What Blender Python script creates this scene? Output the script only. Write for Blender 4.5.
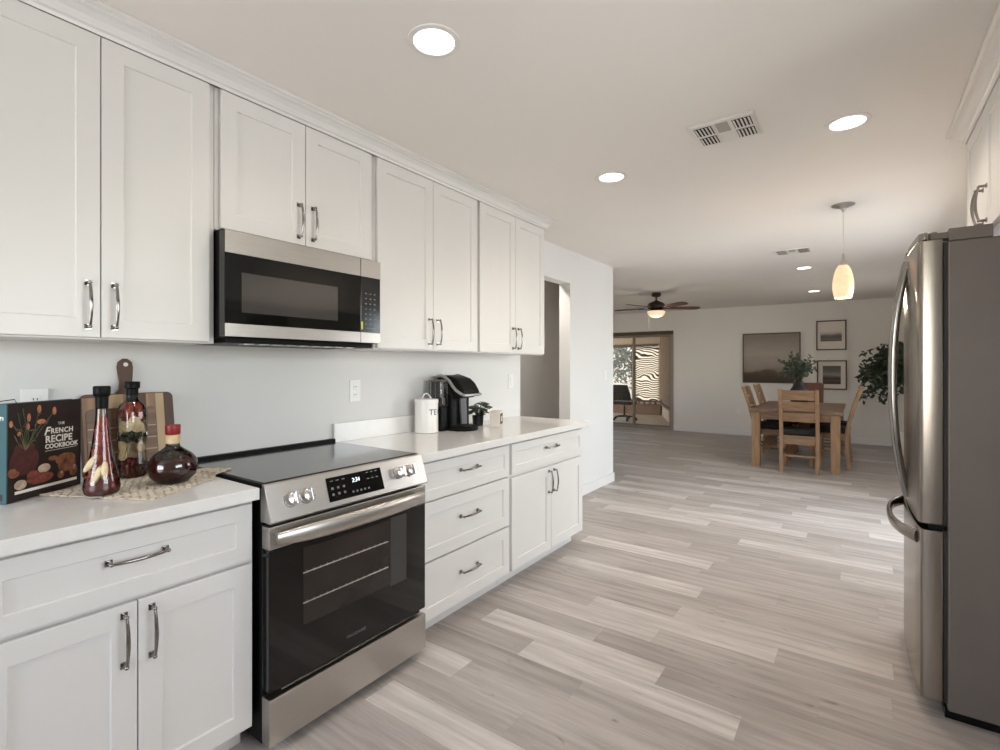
import bpy, bmesh, math, random
from mathutils import Vector, Matrix
random.seed(7)
for o in list(bpy.data.objects): bpy.data.objects.remove(o)
C = bpy.context.scene.collection
SC = bpy.context.scene
PI = math.pi
# ------------------------------------------------------------------ camera, world, sun, patio light, added window lights, exposure
cam = bpy.data.cameras.new('camera'); cam.sensor_width = 36; cam.lens = 502*36/1000; cam.shift_y = -0.009
cam.clip_start = .02
co = bpy.data.objects.new('camera', cam); C.objects.link(co)
co.location = (2.29, 0, 1.32); co.rotation_euler = (PI/2, 0, math.radians(35.5)); SC.camera = co
SC.view_settings.view_transform = 'Standard'; SC.view_settings.look = 'None'
SC.view_settings.gamma = 1; SC.view_settings.use_curve_mapping = False
SC.view_settings.exposure = 0.80
W = bpy.data.worlds.new('world'); SC.world = W; W.use_nodes = True
wn = W.node_tree.nodes; sky = wn.new('ShaderNodeTexSky'); sky.sky_type = 'NISHITA'; sky.sun_disc = False
sky.sun_elevation = math.radians(50); sky.sun_rotation = math.radians(200)
W.node_tree.links.new(sky.outputs[0], wn['Background'].inputs[0]); wn['Background'].inputs[1].default_value = .45
sl = bpy.data.lights.new('sun', 'SUN'); sl.energy = 5; sl.angle = .01; sl.color = (1, .93, .82)
so = bpy.data.objects.new('sun', sl); C.objects.link(so); so.location = (-6, 20, 12)
so.rotation_euler = Vector((.30, -.62, -.74)).to_track_quat('-Z', 'Y').to_euler()
def area(name, loc, direction, sx, sy, e, col):
    l = bpy.data.lights.new(name, 'AREA'); l.shape = 'RECTANGLE'; l.size = sx; l.size_y = sy; l.energy = e; l.color = col
    o = bpy.data.objects.new(name, l); C.objects.link(o); o.location = loc
    o.rotation_euler = Vector(direction).to_track_quat('-Z', 'Y').to_euler(); return o
area('daylight_patio_door', (3.47, 4.95, 1.05), (-1, 0, -.45), 1.95, 1.9, 47, (.88, .94, 1))
area('added_rear_light', (.98, -2.18, 1.45), (0, 1, .40), 1.45, 1.4, 30, (.96, .97, 1))  # made-up light behind the camera, to brighten the kitchen
area('added_right_wall_light', (3.47, 1.05, 1.56), (-1, 0, .12), 1.6, 1.0, 23, (.98, .98, 1))  # made-up light opposite the range, evens out the left cabinets
area('added_living_light', (-5.77, 8.0, 1.5), (1, 0, .15), 2.4, 1.3, 31, (1, .96, .92))  # added out of view to brighten the living end
area('added_dining_light', (3.47, 8.2, 1.5), (-1, 0, .25), 1.7, 1.2, 12, (1, .96, .92))  # added out of view to lift the dining area

# ------------------------------------------------------------------ materials
def lin(c): return tuple(((v/255)/12.92 if v/255 <= .04045 else ((v/255+.055)/1.055)**2.4) for v in c)
MATS = {}
def pm(name, rgb, rough=.5, metal=0, var=.03, scale=6, bump=0, bscale=60, coat=0, aniso=None, emit=None, es=0):
    m = bpy.data.materials.new(name); m.use_nodes = True; nt = m.node_tree; b = nt.nodes['Principled BSDF']
    L = nt.links; tc = nt.nodes.new('ShaderNodeTexCoord'); n = nt.nodes.new('ShaderNodeTexNoise')
    src = tc.outputs['Object']
    if aniso:
        mp = nt.nodes.new('ShaderNodeMapping'); mp.inputs['Scale'].default_value = aniso; L.new(src, mp.inputs[0]); src = mp.outputs[0]
    L.new(src, n.inputs['Vector']); n.inputs['Scale'].default_value = scale; n.inputs['Detail'].default_value = 3
    r = nt.nodes.new('ShaderNodeValToRGB'); c = lin(rgb)
    r.color_ramp.elements[0].position = .3; r.color_ramp.elements[1].position = .7
    r.color_ramp.elements[0].color = tuple(v*(1-var) for v in c)+(1,)
    r.color_ramp.elements[1].color = tuple(min(1, v*(1+var)) for v in c)+(1,)
    L.new(n.outputs['Fac'], r.inputs[0]); L.new(r.outputs[0], b.inputs['Base Color'])
    b.inputs['Roughness'].default_value = rough; b.inputs['Metallic'].default_value = metal
    b.inputs['Coat Weight'].default_value = coat
    if bump:
        n2 = nt.nodes.new('ShaderNodeTexNoise'); n2.inputs['Scale'].default_value = bscale; L.new(src, n2.inputs['Vector'])
        bp = nt.nodes.new('ShaderNodeBump'); bp.inputs['Strength'].default_value = bump; bp.inputs['Distance'].default_value = .01
        L.new(n2.outputs['Fac'], bp.inputs['Height']); L.new(bp.outputs[0], b.inputs['Normal'])
    if emit:
        b.inputs['Emission Color'].default_value = lin(emit)+(1,); b.inputs['Emission Strength'].default_value = es
    MATS[name] = m; return m
M_wall = pm('painted_wall', (224, 222, 219), .75, var=.01, scale=2, bump=.03, bscale=180)
M_wallfar = pm('painted_wall_living', (232, 227, 220), .8, var=.01, scale=2, bump=.03, bscale=180)
M_ceil = pm('painted_ceiling', (236, 230, 223), .85, var=.01, scale=1.5, bump=.03, bscale=120)
M_cab = pm('white_cabinet_lacquer', (222, 219, 215), .36, var=.008, scale=3)
M_trim = pm('white_trim_paint', (232, 229, 225), .45, var=.01)
M_quartz = pm('pale_quartz', (230, 227, 223), .13, var=.02, scale=25)
M_chrome = pm('polished_nickel', (150, 146, 142), .14, 1, var=.02)
M_steel = pm('brushed_stainless', (192, 187, 181), .34, 1, var=.05, scale=9, aniso=(1, 1, 40))
M_knob = pm('satin_knob_metal', (226, 224, 222), .26, 1, var=.02)
M_steelv = pm('brushed_stainless_fridge', (150, 142, 134), .24, 1, var=.05, scale=9, aniso=(40, 40, 1))
M_black = pm('black_plastic', (15, 15, 15), .45, var=.1)
M_blkmet = pm('black_enamel', (18, 17, 17), .5, var=.1)
M_glassblk = pm('black_glass', (10, 10, 10), .06, var=.05)
M_ovenwin = pm('oven_window_glass', (44, 38, 35), .09, var=.25, scale=4)
M_mwin = pm('microwave_window', (92, 88, 86), .08, .55, var=.04)
M_cook = pm('ceramic_cooktop', (104, 103, 102), .13, .75, var=.03)
M_fside = pm('fridge_grey_side', (114, 106, 100), .42, .3, var=.03, bump=.02, bscale=300)
M_gasket = pm('dark_gasket', (34, 29, 26), .6)
M_hinge = pm('hinge_cover_grey', (112, 104, 97), .5)
M_wood = pm('reclaimed_pine', (150, 117, 86), .5, var=.22, scale=6, aniso=(5, 5, 1), bump=.1, bscale=30)
M_woodh = pm('reclaimed_pine_boards', (140, 110, 82), .48, var=.22, scale=6, aniso=(1, 5, 5), bump=.1, bscale=30)
M_woodtop = pm('pine_table_top', (122, 96, 76), .42, var=.2, scale=5, aniso=(6, 1, 3), bump=.1, bscale=30)
M_woodred = pm('shaded_red_wood', (98, 60, 46), .5, var=.15, scale=6, aniso=(5, 5, 1))  # red wood with its shadow mixed into the colour
M_seatblk = pm('black_seat_block', (24, 22, 22), .8)
M_leaf = pm('dark_leaf', (44, 58, 40), .5, var=.35, scale=30)
M_leaf2 = pm('eucalyptus_leaf', (78, 88, 72), .5, var=.35, scale=30)
M_leaf3 = pm('variegated_leaf', (58, 74, 50), .45, var=.6, scale=60)
M_stem = pm('brown_stem', (92, 74, 54), .7)
M_vase = pm('matte_black_vase', (20, 19, 20), .55)
M_white = pm('white_ceramic', (232, 228, 222), .25)
M_plate = pm('white_cover_plate', (236, 234, 230), .35)
M_dark = pm('dark_slot', (40, 38, 36), .6)
M_frame = pm('dark_walnut_frame', (74, 58, 48), .5, var=.15, scale=12)
M_mat = pm('cream_mat_board', (226, 216, 203), .8)
M_fan = pm('dark_bronze', (66, 52, 42), .4, .6)
M_blade = pm('walnut_blade', (84, 52, 36), .45, var=.2, scale=10)
M_lens = pm('lit_lens', (255, 250, 242), .5, emit=(255, 248, 238), es=3.2)
M_ring = pm('downlight_ring', (226, 222, 217), .4)
M_bowl = pm('lit_alabaster_bowl', (240, 214, 180), .4, emit=(255, 222, 182), es=.35)
M_shade = pm('lit_amber_glass', (226, 184, 146), .3, emit=(255, 212, 172), es=.47, var=.12, scale=25)
M_board = pm('acacia_board', (150, 116, 84), .5, var=.3, scale=4, aniso=(1, 9, .8))
M_boarddk = pm('walnut_board_edge', (84, 56, 40), .5, var=.2, scale=8)
M_boardlt = pm('maple_strip', (196, 168, 130), .5, var=.1)
M_net = pm('cream_twine', (204, 190, 170), .85, var=.15, scale=80)
M_red = pm('red_wax_cap', (132, 22, 22), .45)
M_cork = pm('twine_wrapped_neck', (206, 180, 140), .8, var=.15, scale=80)
M_chili = pm('red_chili', (156, 54, 26), .3, var=.35, scale=70)
M_chilid = pm('dark_red_chili', (96, 20, 14), .3, var=.35, scale=50)
M_garlic = pm('pale_garlic_slice', (222, 200, 160), .4, var=.15, scale=40)
M_herb = pm('green_olives', (44, 48, 30), .4, var=.4, scale=60)
M_teal = pm('teal_cloth', (62, 98, 104), .7)
M_cover = pm('brown_black_cover', (34, 24, 22), .35, var=.25, scale=12)
M_page = pm('paper_pages', (226, 216, 196), .8)
M_ink = pm('white_ink', (232, 226, 216), .6)
M_inkblk = pm('black_ink', (44, 42, 42), .6)
M_orange = pm('orange_tulip', (192, 118, 82), .6, var=.2, scale=60)
M_pot = pm('brown_glazed_art', (74, 34, 30), .6, var=.3, scale=40)
M_bread = pm('baked_bread_art', (126, 76, 48), .6, var=.4, scale=50)
M_meat = pm('cured_meat_art', (122, 60, 46), .6, var=.5, scale=90)
M_pale = pm('pale_cheese_art', (184, 162, 142), .6, var=.3, scale=60)
M_greenart = pm('green_stem_art', (92, 92, 66), .6, var=.3, scale=60)
M_lcd = pm('lit_digits', (220, 240, 245), .5, emit=(215, 238, 245), es=1.0)
M_icon = pm('grey_icons', (104, 104, 103), .5)
M_yellow = pm('yellow_sticker', (200, 196, 80), .5)
M_alu = pm('aluminium_frame', (150, 140, 128), .45, .6)
M_altop = pm('bronze_track', (92, 80, 68), .5, .4)
M_sunfloor = pm('sunroom_tile', (158, 146, 132), .45, var=.08, scale=5)
M_sunwall = pm('sunroom_tan_board', (156, 138, 120), .7, var=.12, scale=7, aniso=(6, 6, .4))
M_sunlow = pm('sunroom_brown_board', (112, 88, 70), .7, var=.12, scale=7)
M_beige = pm('beige_valance', (180, 166, 150), .7)
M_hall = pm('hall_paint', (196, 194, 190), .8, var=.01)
M_hallwhite = pm('jamb_paint', (224, 222, 218), .7, var=.01)
M_ground = pm('desert_gravel', (190, 170, 146), .9, var=.15, scale=3)
M_blockw = pm('pale_block_wall', (214, 200, 178), .9, var=.05)
M_bark = pm('tree_bark', (92, 74, 58), .9, var=.3, scale=20)
M_mesh = pm('black_mesh_fabric', (46, 46, 48), .7)
M_slat = pm('vent_slat', (230, 226, 220), .5)
M_ventgrey = pm('vent_grey_lens', (170, 162, 156), .5)
M_silver = pm('silver_plastic', (176, 174, 172), .3, .5)
def glass(name, tint, trans=.9, rough=.02):
    m = bpy.data.materials.new(name); m.use_nodes = True; nt = m.node_tree; nt.nodes.clear()
    o = nt.nodes.new('ShaderNodeOutputMaterial'); mx = nt.nodes.new('ShaderNodeMixShader'); t = nt.nodes.new('ShaderNodeBsdfTransparent')
    g = nt.nodes.new('ShaderNodeBsdfGlossy'); f = nt.nodes.new('ShaderNodeFresnel'); f.inputs[0].default_value = 1.5
    a = nt.nodes.new('ShaderNodeMath'); a.operation = 'MULTIPLY_ADD'; a.inputs[1].default_value = 1; a.inputs[2].default_value = 1-trans-.04
    t.inputs[0].default_value = tint+(1,); g.inputs['Roughness'].default_value = rough
    nt.links.new(f.outputs[0], a.inputs[0]); nt.links.new(a.outputs[0], mx.inputs[0])
    nt.links.new(t.outputs[0], mx.inputs[1]); nt.links.new(g.outputs[0], mx.inputs[2]); nt.links.new(mx.outputs[0], o.inputs[0])
    return m
for m_ in (M_black, M_blkmet, M_dark): m_.node_tree.nodes['Principled BSDF'].inputs['Specular IOR Level'].default_value = .15
M_glass = glass('clear_window_glass', (.97, .98, .97), .95)
M_bottle = glass('clear_bottle_glass', (.93, .93, .9), .93)
M_tank = glass('smoky_water_tank', (.72, .72, .72), .9)
def floor_mat():
    m = bpy.data.materials.new('vinyl_plank_floor'); m.use_nodes = True; nt = m.node_tree; L = nt.links; b = nt.nodes['Principled BSDF']
    at = nt.nodes.new('ShaderNodeAttribute'); at.attribute_name = 'tone'
    tc = nt.nodes.new('ShaderNodeTexCoord'); mp = nt.nodes.new('ShaderNodeMapping'); mp.inputs['Scale'].default_value = (1.1, 17, 1)
    ad = nt.nodes.new('ShaderNodeVectorMath'); ad.operation = 'ADD'; L.new(tc.outputs['Object'], ad.inputs[0])
    sc = nt.nodes.new('ShaderNodeVectorMath'); sc.operation = 'SCALE'; sc.inputs['Scale'].default_value = 31
    L.new(at.outputs['Color'], sc.inputs[0]); L.new(sc.outputs[0], ad.inputs[1]); L.new(ad.outputs[0], mp.inputs[0])
    n1 = nt.nodes.new('ShaderNodeTexNoise'); n1.inputs['Scale'].default_value = 1.6; n1.inputs['Detail'].default_value = 7; n1.inputs['Roughness'].default_value = .62
    n1.inputs['Distortion'].default_value = .5
    L.new(mp.outputs[0], n1.inputs['Vector'])
    mp2 = nt.nodes.new('ShaderNodeMapping'); mp2.inputs['Scale'].default_value = (.9, 3, 1); L.new(ad.outputs[0], mp2.inputs[0])
    n2 = nt.nodes.new('ShaderNodeTexNoise'); n2.inputs['Scale'].default_value = 2.6; n2.inputs['Detail'].default_value = 4; L.new(mp2.outputs[0], n2.inputs['Vector'])
    r = nt.nodes.new('ShaderNodeValToRGB'); r.color_ramp.elements[0].position = 0; r.color_ramp.elements[1].position = 1
    r.color_ramp.elements[0].color = lin((162, 153, 147))+(1,); r.color_ramp.elements[1].color = lin((210, 203, 198))+(1,)
    L.new(at.outputs['Fac'], r.inputs[0])
    r2 = nt.nodes.new('ShaderNodeValToRGB'); r2.color_ramp.elements[0].position = .32; r2.color_ramp.elements[1].position = .62
    r2.color_ramp.elements[0].color = (.75, .74, .73, 1); r2.color_ramp.elements[1].color = (1.08, 1.08, 1.08, 1); L.new(n1.outputs['Fac'], r2.inputs[0])
    r3 = nt.nodes.new('ShaderNodeValToRGB'); r3.color_ramp.elements[0].position = .3; r3.color_ramp.elements[1].position = .65
    r3.color_ramp.elements[0].color = (.86, .85, .84, 1); r3.color_ramp.elements[1].color = (1, 1, 1, 1); L.new(n2.outputs['Fac'], r3.inputs[0])
    def mul(a, c):
        x = nt.nodes.new('ShaderNodeMix'); x.data_type = 'RGBA'; x.blend_type = 'MULTIPLY'; x.inputs[0].default_value = 1
        L.new(a, x.inputs[6]); L.new(c, x.inputs[7]); return x.outputs[2]
    mp3 = nt.nodes.new('ShaderNodeMapping'); mp3.inputs['Scale'].default_value = (2.2, 9, 1); L.new(ad.outputs[0], mp3.inputs[0])
    n3 = nt.nodes.new('ShaderNodeTexNoise'); n3.inputs['Scale'].default_value = 2.4; n3.inputs['Detail'].default_value = 3; n3.inputs['Distortion'].default_value = 1.2; L.new(mp3.outputs[0], n3.inputs['Vector'])
    r4 = nt.nodes.new('ShaderNodeValToRGB'); r4.color_ramp.elements[0].position = .66; r4.color_ramp.elements[1].position = .76
    r4.color_ramp.elements[0].color = (1, 1, 1, 1); r4.color_ramp.elements[1].color = (.66, .62, .58, 1); L.new(n3.outputs['Fac'], r4.inputs[0])
    L.new(mul(mul(mul(r.outputs[0], r2.outputs[0]), r3.outputs[0]), r4.outputs[0]), b.inputs['Base Color'])
    b.inputs['Roughness'].default_value = .48
    bp = nt.nodes.new('ShaderNodeBump'); bp.inputs['Strength'].default_value = .12; bp.inputs['Distance'].default_value = .004
    L.new(n1.outputs['Fac'], bp.inputs['Height']); L.new(bp.outputs[0], b.inputs['Normal'])
    return m
def ramp_mat(name, stops, noise=.12, nscale=3, axis=2, z0=0, z1=1, rough=.7, var=.15):
    """canvas pigment: bands along the height, broken up by noise"""
    m = bpy.data.materials.new(name); m.use_nodes = True; nt = m.node_tree; L = nt.links; b = nt.nodes['Principled BSDF']
    tc = nt.nodes.new('ShaderNodeTexCoord'); sp = nt.nodes.new('ShaderNodeSeparateXYZ'); L.new(tc.outputs['Object'], sp.inputs[0])
    mr = nt.nodes.new('ShaderNodeMapRange'); mr.inputs[1].default_value = z0; mr.inputs[2].default_value = z1; L.new(sp.outputs[axis], mr.inputs[0])
    mp = nt.nodes.new('ShaderNodeMapping'); mp.inputs['Scale'].default_value = (1, 1, 2.2); L.new(tc.outputs['Object'], mp.inputs[0])
    n = nt.nodes.new('ShaderNodeTexNoise'); n.inputs['Scale'].default_value = nscale; n.inputs['Detail'].default_value = 5; L.new(mp.outputs[0], n.inputs['Vector'])
    ma = nt.nodes.new('ShaderNodeMath'); ma.operation = 'MULTIPLY_ADD'; ma.inputs[1].default_value = noise; L.new(n.outputs['Fac'], ma.inputs[0]); L.new(mr.outputs[0], ma.inputs[2])
    s2 = nt.nodes.new('ShaderNodeMath'); s2.operation = 'SUBTRACT'; s2.inputs[1].default_value = noise/2; L.new(ma.outputs[0], s2.inputs[0])
    r = nt.nodes.new('ShaderNodeValToRGB'); cr = r.color_ramp
    while len(cr.elements) < len(stops): cr.elements.new(.5)
    for e, (p, c) in zip(cr.elements, stops): e.position = p; e.color = lin(c)+(1,)
    L.new(s2.outputs[0], r.inputs[0])
    L.new(r.outputs[0], b.inputs['Base Color']); b.inputs['Roughness'].default_value = rough
    return m
def blind_mat():  # wave bands paint the moire of backlit blinds into the colour
    m = bpy.data.materials.new('moire_window_shade'); m.use_nodes = True; nt = m.node_tree; L = nt.links; nt.nodes.clear()
    tc = nt.nodes.new('ShaderNodeTexCoord'); w = nt.nodes.new('ShaderNodeTexWave'); w.bands_direction = 'Z'
    w.inputs['Scale'].default_value = 4.8; w.inputs['Distortion'].default_value = 24; w.inputs['Detail'].default_value = 1.0; w.inputs['Detail Scale'].default_value = .42
    L.new(tc.outputs['Object'], w.inputs[0]); r = nt.nodes.new('ShaderNodeValToRGB')
    r.color_ramp.elements[0].position = .3; r.color_ramp.elements[0].color = lin((96, 80, 62))+(1,)
    r.color_ramp.elements[1].position = .62; r.color_ramp.elements[1].color = lin((250, 244, 232))+(1,)
    L.new(w.outputs['Fac'], r.inputs[0]); d = nt.nodes.new('ShaderNodeBsdfDiffuse'); t = nt.nodes.new('ShaderNodeBsdfTranslucent')
    L.new(r.outputs[0], d.inputs[0]); L.new(r.outputs[0], t.inputs[0]); mx = nt.nodes.new('ShaderNodeMixShader'); mx.inputs[0].default_value = .65
    L.new(d.outputs[0], mx.inputs[1]); L.new(t.outputs[0], mx.inputs[2]); o = nt.nodes.new('ShaderNodeOutputMaterial'); L.new(mx.outputs[0], o.inputs[0])
    return m

# ------------------------------------------------------------------ mesh helpers
def B(): return bmesh.new()
def quads(bm, vs, fs):
    v = [bm.verts.new(p) for p in vs]
    for f in fs:
        try: bm.faces.new([v[i] for i in f])
        except ValueError: pass
    return v
def box(bm, x0, x1, y0, y1, z0, z1):
    if x0 > x1: x0, x1 = x1, x0
    if y0 > y1: y0, y1 = y1, y0
    if z0 > z1: z0, z1 = z1, z0
    return quads(bm, [(x0,y0,z0),(x1,y0,z0),(x1,y1,z0),(x0,y1,z0),(x0,y0,z1),(x1,y0,z1),(x1,y1,z1),(x0,y1,z1)],
          [(0,3,2,1),(4,5,6,7),(0,1,5,4),(1,2,6,5),(2,3,7,6),(3,0,4,7)])
def prism(bm, pts, axis, a0, a1):
    """polygon in the plane across `axis`, extruded from a0 to a1. axis x: (y,z); y: (x,z); z: (x,y)"""
    def P(u, v, a): return {'x': (a, u, v), 'y': (u, a, v), 'z': (u, v, a)}[axis]
    n = len(pts); A = [bm.verts.new(P(u, v, a0)) for u, v in pts]; D = [bm.verts.new(P(u, v, a1)) for u, v in pts]
    bm.faces.new(A); bm.faces.new(D[::-1])
    for i in range(n):
        j = (i+1) % n; bm.faces.new((A[j], A[i], D[i], D[j]))
def bridge(bm, loops, closed=True, cap=True):
    R = [[bm.verts.new(p) for p in lp] for lp in loops]
    n = len(R[0])
    for a, b in zip(R, R[1:]):
        for i in range(n if closed else n-1):
            j = (i+1) % n
            try: bm.faces.new((a[i], a[j], b[j], b[i]))
            except ValueError: pass
    if cap:
        bm.faces.new(R[0][::-1]); bm.faces.new(R[-1])
    return R
def lathe(bm, prof, cx=0, cy=0, cz=0, seg=24, cap=True):
    loops = [[(cx+r*math.cos(2*PI*i/seg), cy+r*math.sin(2*PI*i/seg), cz+z) for i in range(seg)] for r, z in prof]
    bridge(bm, loops, True, cap)
def cyl(bm, p0, p1, r0, r1=None, seg=16):
    r1 = r0 if r1 is None else r1
    tube(bm, [p0, p1], [r0, r1], seg)
def tube(bm, pts, r, seg=8, flat=1.0, up=(0, 0, 1)):
    """swept round or flattened bar. flat scales the section along `up`"""
    pts = [Vector(p) for p in pts]; n = len(pts); rs = r if isinstance(r, (list, tuple)) else [r]*n; loops = []
    for i, p in enumerate(pts):
        t = (pts[min(i+1, n-1)]-pts[max(i-1, 0)]).normalized(); u = Vector(up)
        if abs(t.dot(u)) > .95: u = Vector((1, 0, 0)) if abs(t.x) < .9 else Vector((0, 1, 0))
        s = t.cross(u).normalized(); w = s.cross(t).normalized()
        loops.append([tuple(p+s*rs[i]*math.cos(2*PI*k/seg)+w*rs[i]*flat*math.sin(2*PI*k/seg)) for k in range(seg)])
    bridge(bm, loops)
def ell(bm, c, rx, ry, rz, seg=16, rings=10, rot=None):
    mat = Matrix.Translation(c) @ (rot if rot is not None else Matrix()) @ Matrix.Diagonal((rx, ry, rz, 1))
    bmesh.ops.create_uvsphere(bm, u_segments=seg, v_segments=rings, radius=1, matrix=mat)
def shaker(bm, f, y0, y1, z0, z1, sgn=1, t=.02, w=.062, rec=.0065):
    """shaker front on a plane x=f, facing sgn*x"""
    b = f-sgn*t; e = .0015; ch = .003
    def lp(x, i): return [(x, y0+i, z0+i), (x, y1-i, z0+i), (x, y1-i, z1-i), (x, y0+i, z1-i)]
    bridge(bm, [lp(b, 0), lp(f-sgn*e, 0), lp(f, e), lp(f, w), lp(f-sgn*rec, w+ch)])
def wallq(bm, pts_a, pts_b): pass
def finish(me, smooth):
    bm = bmesh.new(); bm.from_mesh(me); bmesh.ops.recalc_face_normals(bm, faces=bm.faces); bm.to_mesh(me); bm.free()
    if smooth:
        me.shade_smooth(); me.set_sharp_from_angle(angle=math.radians(smooth))
def rootof(p):
    while p.parent: p = p.parent
    return p
def obj(name, bm, m, parent=None, smooth=35, bevel=0, seg=2, origin=True):
    me = bpy.data.meshes.new(name); bm.to_mesh(me); bm.free(); finish(me, smooth)
    o = bpy.data.objects.new(name, me); C.objects.link(o)
    for k in (m if isinstance(m, list) else [m]): me.materials.append(k)
    if parent:
        o.parent = parent; l = rootof(parent).location
        me.transform(Matrix.Translation(-l))
    elif origin:
        xs = [v.co for v in me.vertices]; c = Vector(((min(v.x for v in xs)+max(v.x for v in xs))/2, (min(v.y for v in xs)+max(v.y for v in xs))/2, min(v.z for v in xs)))
        me.transform(Matrix.Translation(-c)); o.location = c
    if bevel:
        b = o.modifiers.new('bevel', 'BEVEL'); b.width = bevel; b.segments = seg; b.limit_method = 'ANGLE'; b.angle_limit = math.radians(40)
    return o
def thing(name, label, cat, loc, group=None):
    o = bpy.data.objects.new(name, None); C.objects.link(o); o.location = loc; o.empty_display_size = .1
    o['label'] = label; o['category'] = cat
    if group: o['group'] = group
    return o
def tag(o, label, cat, group=None):
    o['label'] = label; o['category'] = cat
    if group: o['group'] = group
    return o
def struct(name, bm, m, smooth=0, bevel=0):
    o = obj(name, bm, m, None, smooth, bevel); o['kind'] = 'structure'; return o
def dup(root, loc, rz=0, label=None, group=None):
    r = root.copy(); C.objects.link(r); r.location = loc; r.rotation_euler = (0, 0, rz)
    if label: r['label'] = label
    if group: r['group'] = group
    def rec(src, dst):
        for ch in [c for c in src.children]:
            c = ch.copy(); C.objects.link(c); c.parent = dst; rec(ch, c)
    rec(root, r); return r
def text(name, s, size, M4, m, parent, ext=.0006, align='LEFT', shear=0, spacing=1.0, bold=0):
    """lettering as a mesh; M4 is the world matrix of the text plane"""
    cu = bpy.data.curves.new(name, 'FONT'); cu.body = s; cu.size = size; cu.extrude = ext; cu.align_x = align; cu.shear = shear
    cu.space_character = spacing; cu.offset = bold; cu.resolution_u = 3
    t = bpy.data.objects.new('tmp', cu); C.objects.link(t); bpy.context.view_layer.update()
    me = bpy.data.meshes.new_from_object(t.evaluated_get(bpy.context.evaluated_depsgraph_get()))
    bpy.data.objects.remove(t); me.name = name; me.transform(M4); me.materials.clear(); me.materials.append(m)
    o = bpy.data.objects.new(name, me); C.objects.link(o); o.parent = parent
    me.transform(Matrix.Translation(-rootof(parent).location)); return o
def frame4(origin, xdir, ydir):
    x = Vector(xdir).normalized(); y = Vector(ydir).normalized(); z = x.cross(y)
    return Matrix(((x.x, y.x, z.x, origin[0]), (x.y, y.y, z.y, origin[1]), (x.z, y.z, z.z, origin[2]), (0, 0, 0, 1)))

CEIL = 2.45
# ------------------------------------------------------------------ room shell
bm = B(); tone = []
PW, PL = .152, .914
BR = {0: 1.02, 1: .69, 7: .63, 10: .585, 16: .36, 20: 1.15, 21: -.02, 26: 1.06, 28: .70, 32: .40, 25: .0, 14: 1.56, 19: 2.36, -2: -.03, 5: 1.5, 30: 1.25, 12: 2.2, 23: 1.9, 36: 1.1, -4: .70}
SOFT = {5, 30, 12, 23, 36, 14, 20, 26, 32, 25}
rows = range(-26, 57)
for k in rows:
    ya = 1.915+k*PW; yb = ya+PW-.0012
    if ya > 10.47: continue
    yb = min(yb, 10.5)
    off = BR.get(k, random.random()*PL)
    x = off-math.ceil((off+5.6)/PL)*PL
    while x < 5.0:
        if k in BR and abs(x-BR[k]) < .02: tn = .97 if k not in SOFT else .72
        else:
            tn = random.choice([.2, .26, .3, .34, .4, .44, .36, .32]) if random.random() < .90 else .8
        xa, xb = max(x, -5.6), min(x+PL-.0012, 5.0)
        if xb > xa:
            quads(bm, [(xa, ya, 0), (xb, ya, 0), (xb, yb, 0), (xa, yb, 0)], [(0, 1, 2, 3)]); tone.append(tn+random.random()*.02)
        x += PL
nplank = len(tone)
quads(bm, [(-5.6, -2.05, -.0015), (5.0, -2.05, -.0015), (5.0, 10.5, -.0015), (-5.6, 10.5, -.0015)], [(0, 1, 2, 3)]); tone.append(.0)
me = bpy.data.meshes.new('floor'); bm.to_mesh(me); bm.free()
at = me.color_attributes.new('tone', 'FLOAT_COLOR', 'CORNER')
for p in me.polygons:
    for li in p.loop_indices: at.data[li].color = (tone[p.index],)*3+(1,)
me.materials.append(floor_mat()); fl = bpy.data.objects.new('floor', me); C.objects.link(fl); fl['kind'] = 'structure'

bm = B(); box(bm, -5.7, 5.1, -2.15, 10.6, CEIL, CEIL+.1); struct('ceiling', bm, M_ceil)
# kitchen wall on the left with the cased opening into the hall
bm = B()
box(bm, -.12, 0, -2.0, 3.50, 0, CEIL); box(bm, -.12, 0, 3.50, 4.39, 2.13, CEIL); box(bm, -.12, 0, 4.39, 5.445, 0, CEIL)
struct('wall_left', bm, M_wall)
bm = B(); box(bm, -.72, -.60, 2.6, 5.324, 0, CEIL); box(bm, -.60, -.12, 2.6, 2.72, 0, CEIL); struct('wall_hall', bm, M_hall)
bm = B(); box(bm, -5.6, -.12, 5.325, 5.445, 0, CEIL); struct('wall_living_near', bm, M_wallfar)
bm = B(); box(bm, -5.7, -5.6, 5.39, 6.78, 0, CEIL); box(bm, -5.7, -5.6, 9.22, 10.6, 0, CEIL); box(bm, -5.7, -5.6, 6.78, 9.22, 0, .83); box(bm, -5.7, -5.6, 6.78, 9.22, 2.17, CEIL); struct('wall_living_side', bm, M_wallfar)  # opening made for the added living side window
# far wall with the sliding door
DX0, DX1, DZ = -2.47, -.80, 2.05
bm = B(); box(bm, -5.6, DX0, 10.47, 10.59, 0, CEIL); box(bm, DX0, DX1, 10.47, 10.59, DZ, CEIL); box(bm, DX1, 5.0, 10.47, 10.59, 0, CEIL)
struct('wall_far', bm, M_wallfar)
# right wall with a glazed patio door beyond the fridge, and two added window openings
bm = B(); box(bm, 3.3, 3.42, -2.0, .22, 0, CEIL); box(bm, 3.3, 3.42, .22, 1.88, 0, 1.03); box(bm, 3.3, 3.42, .22, 1.88, 2.08, CEIL); box(bm, 3.3, 3.42, 1.88, 3.95, 0, CEIL); box(bm, 3.3, 3.42, 3.95, 5.95, 2.05, CEIL); box(bm, 3.3, 3.42, 5.95, 7.33, 0, CEIL); box(bm, 3.3, 3.42, 7.33, 9.07, 0, .88); box(bm, 3.3, 3.42, 7.33, 9.07, 2.12, CEIL); box(bm, 3.3, 3.42, 9.07, 10.47, 0, CEIL)
struct('wall_right', bm, M_wall)
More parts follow.
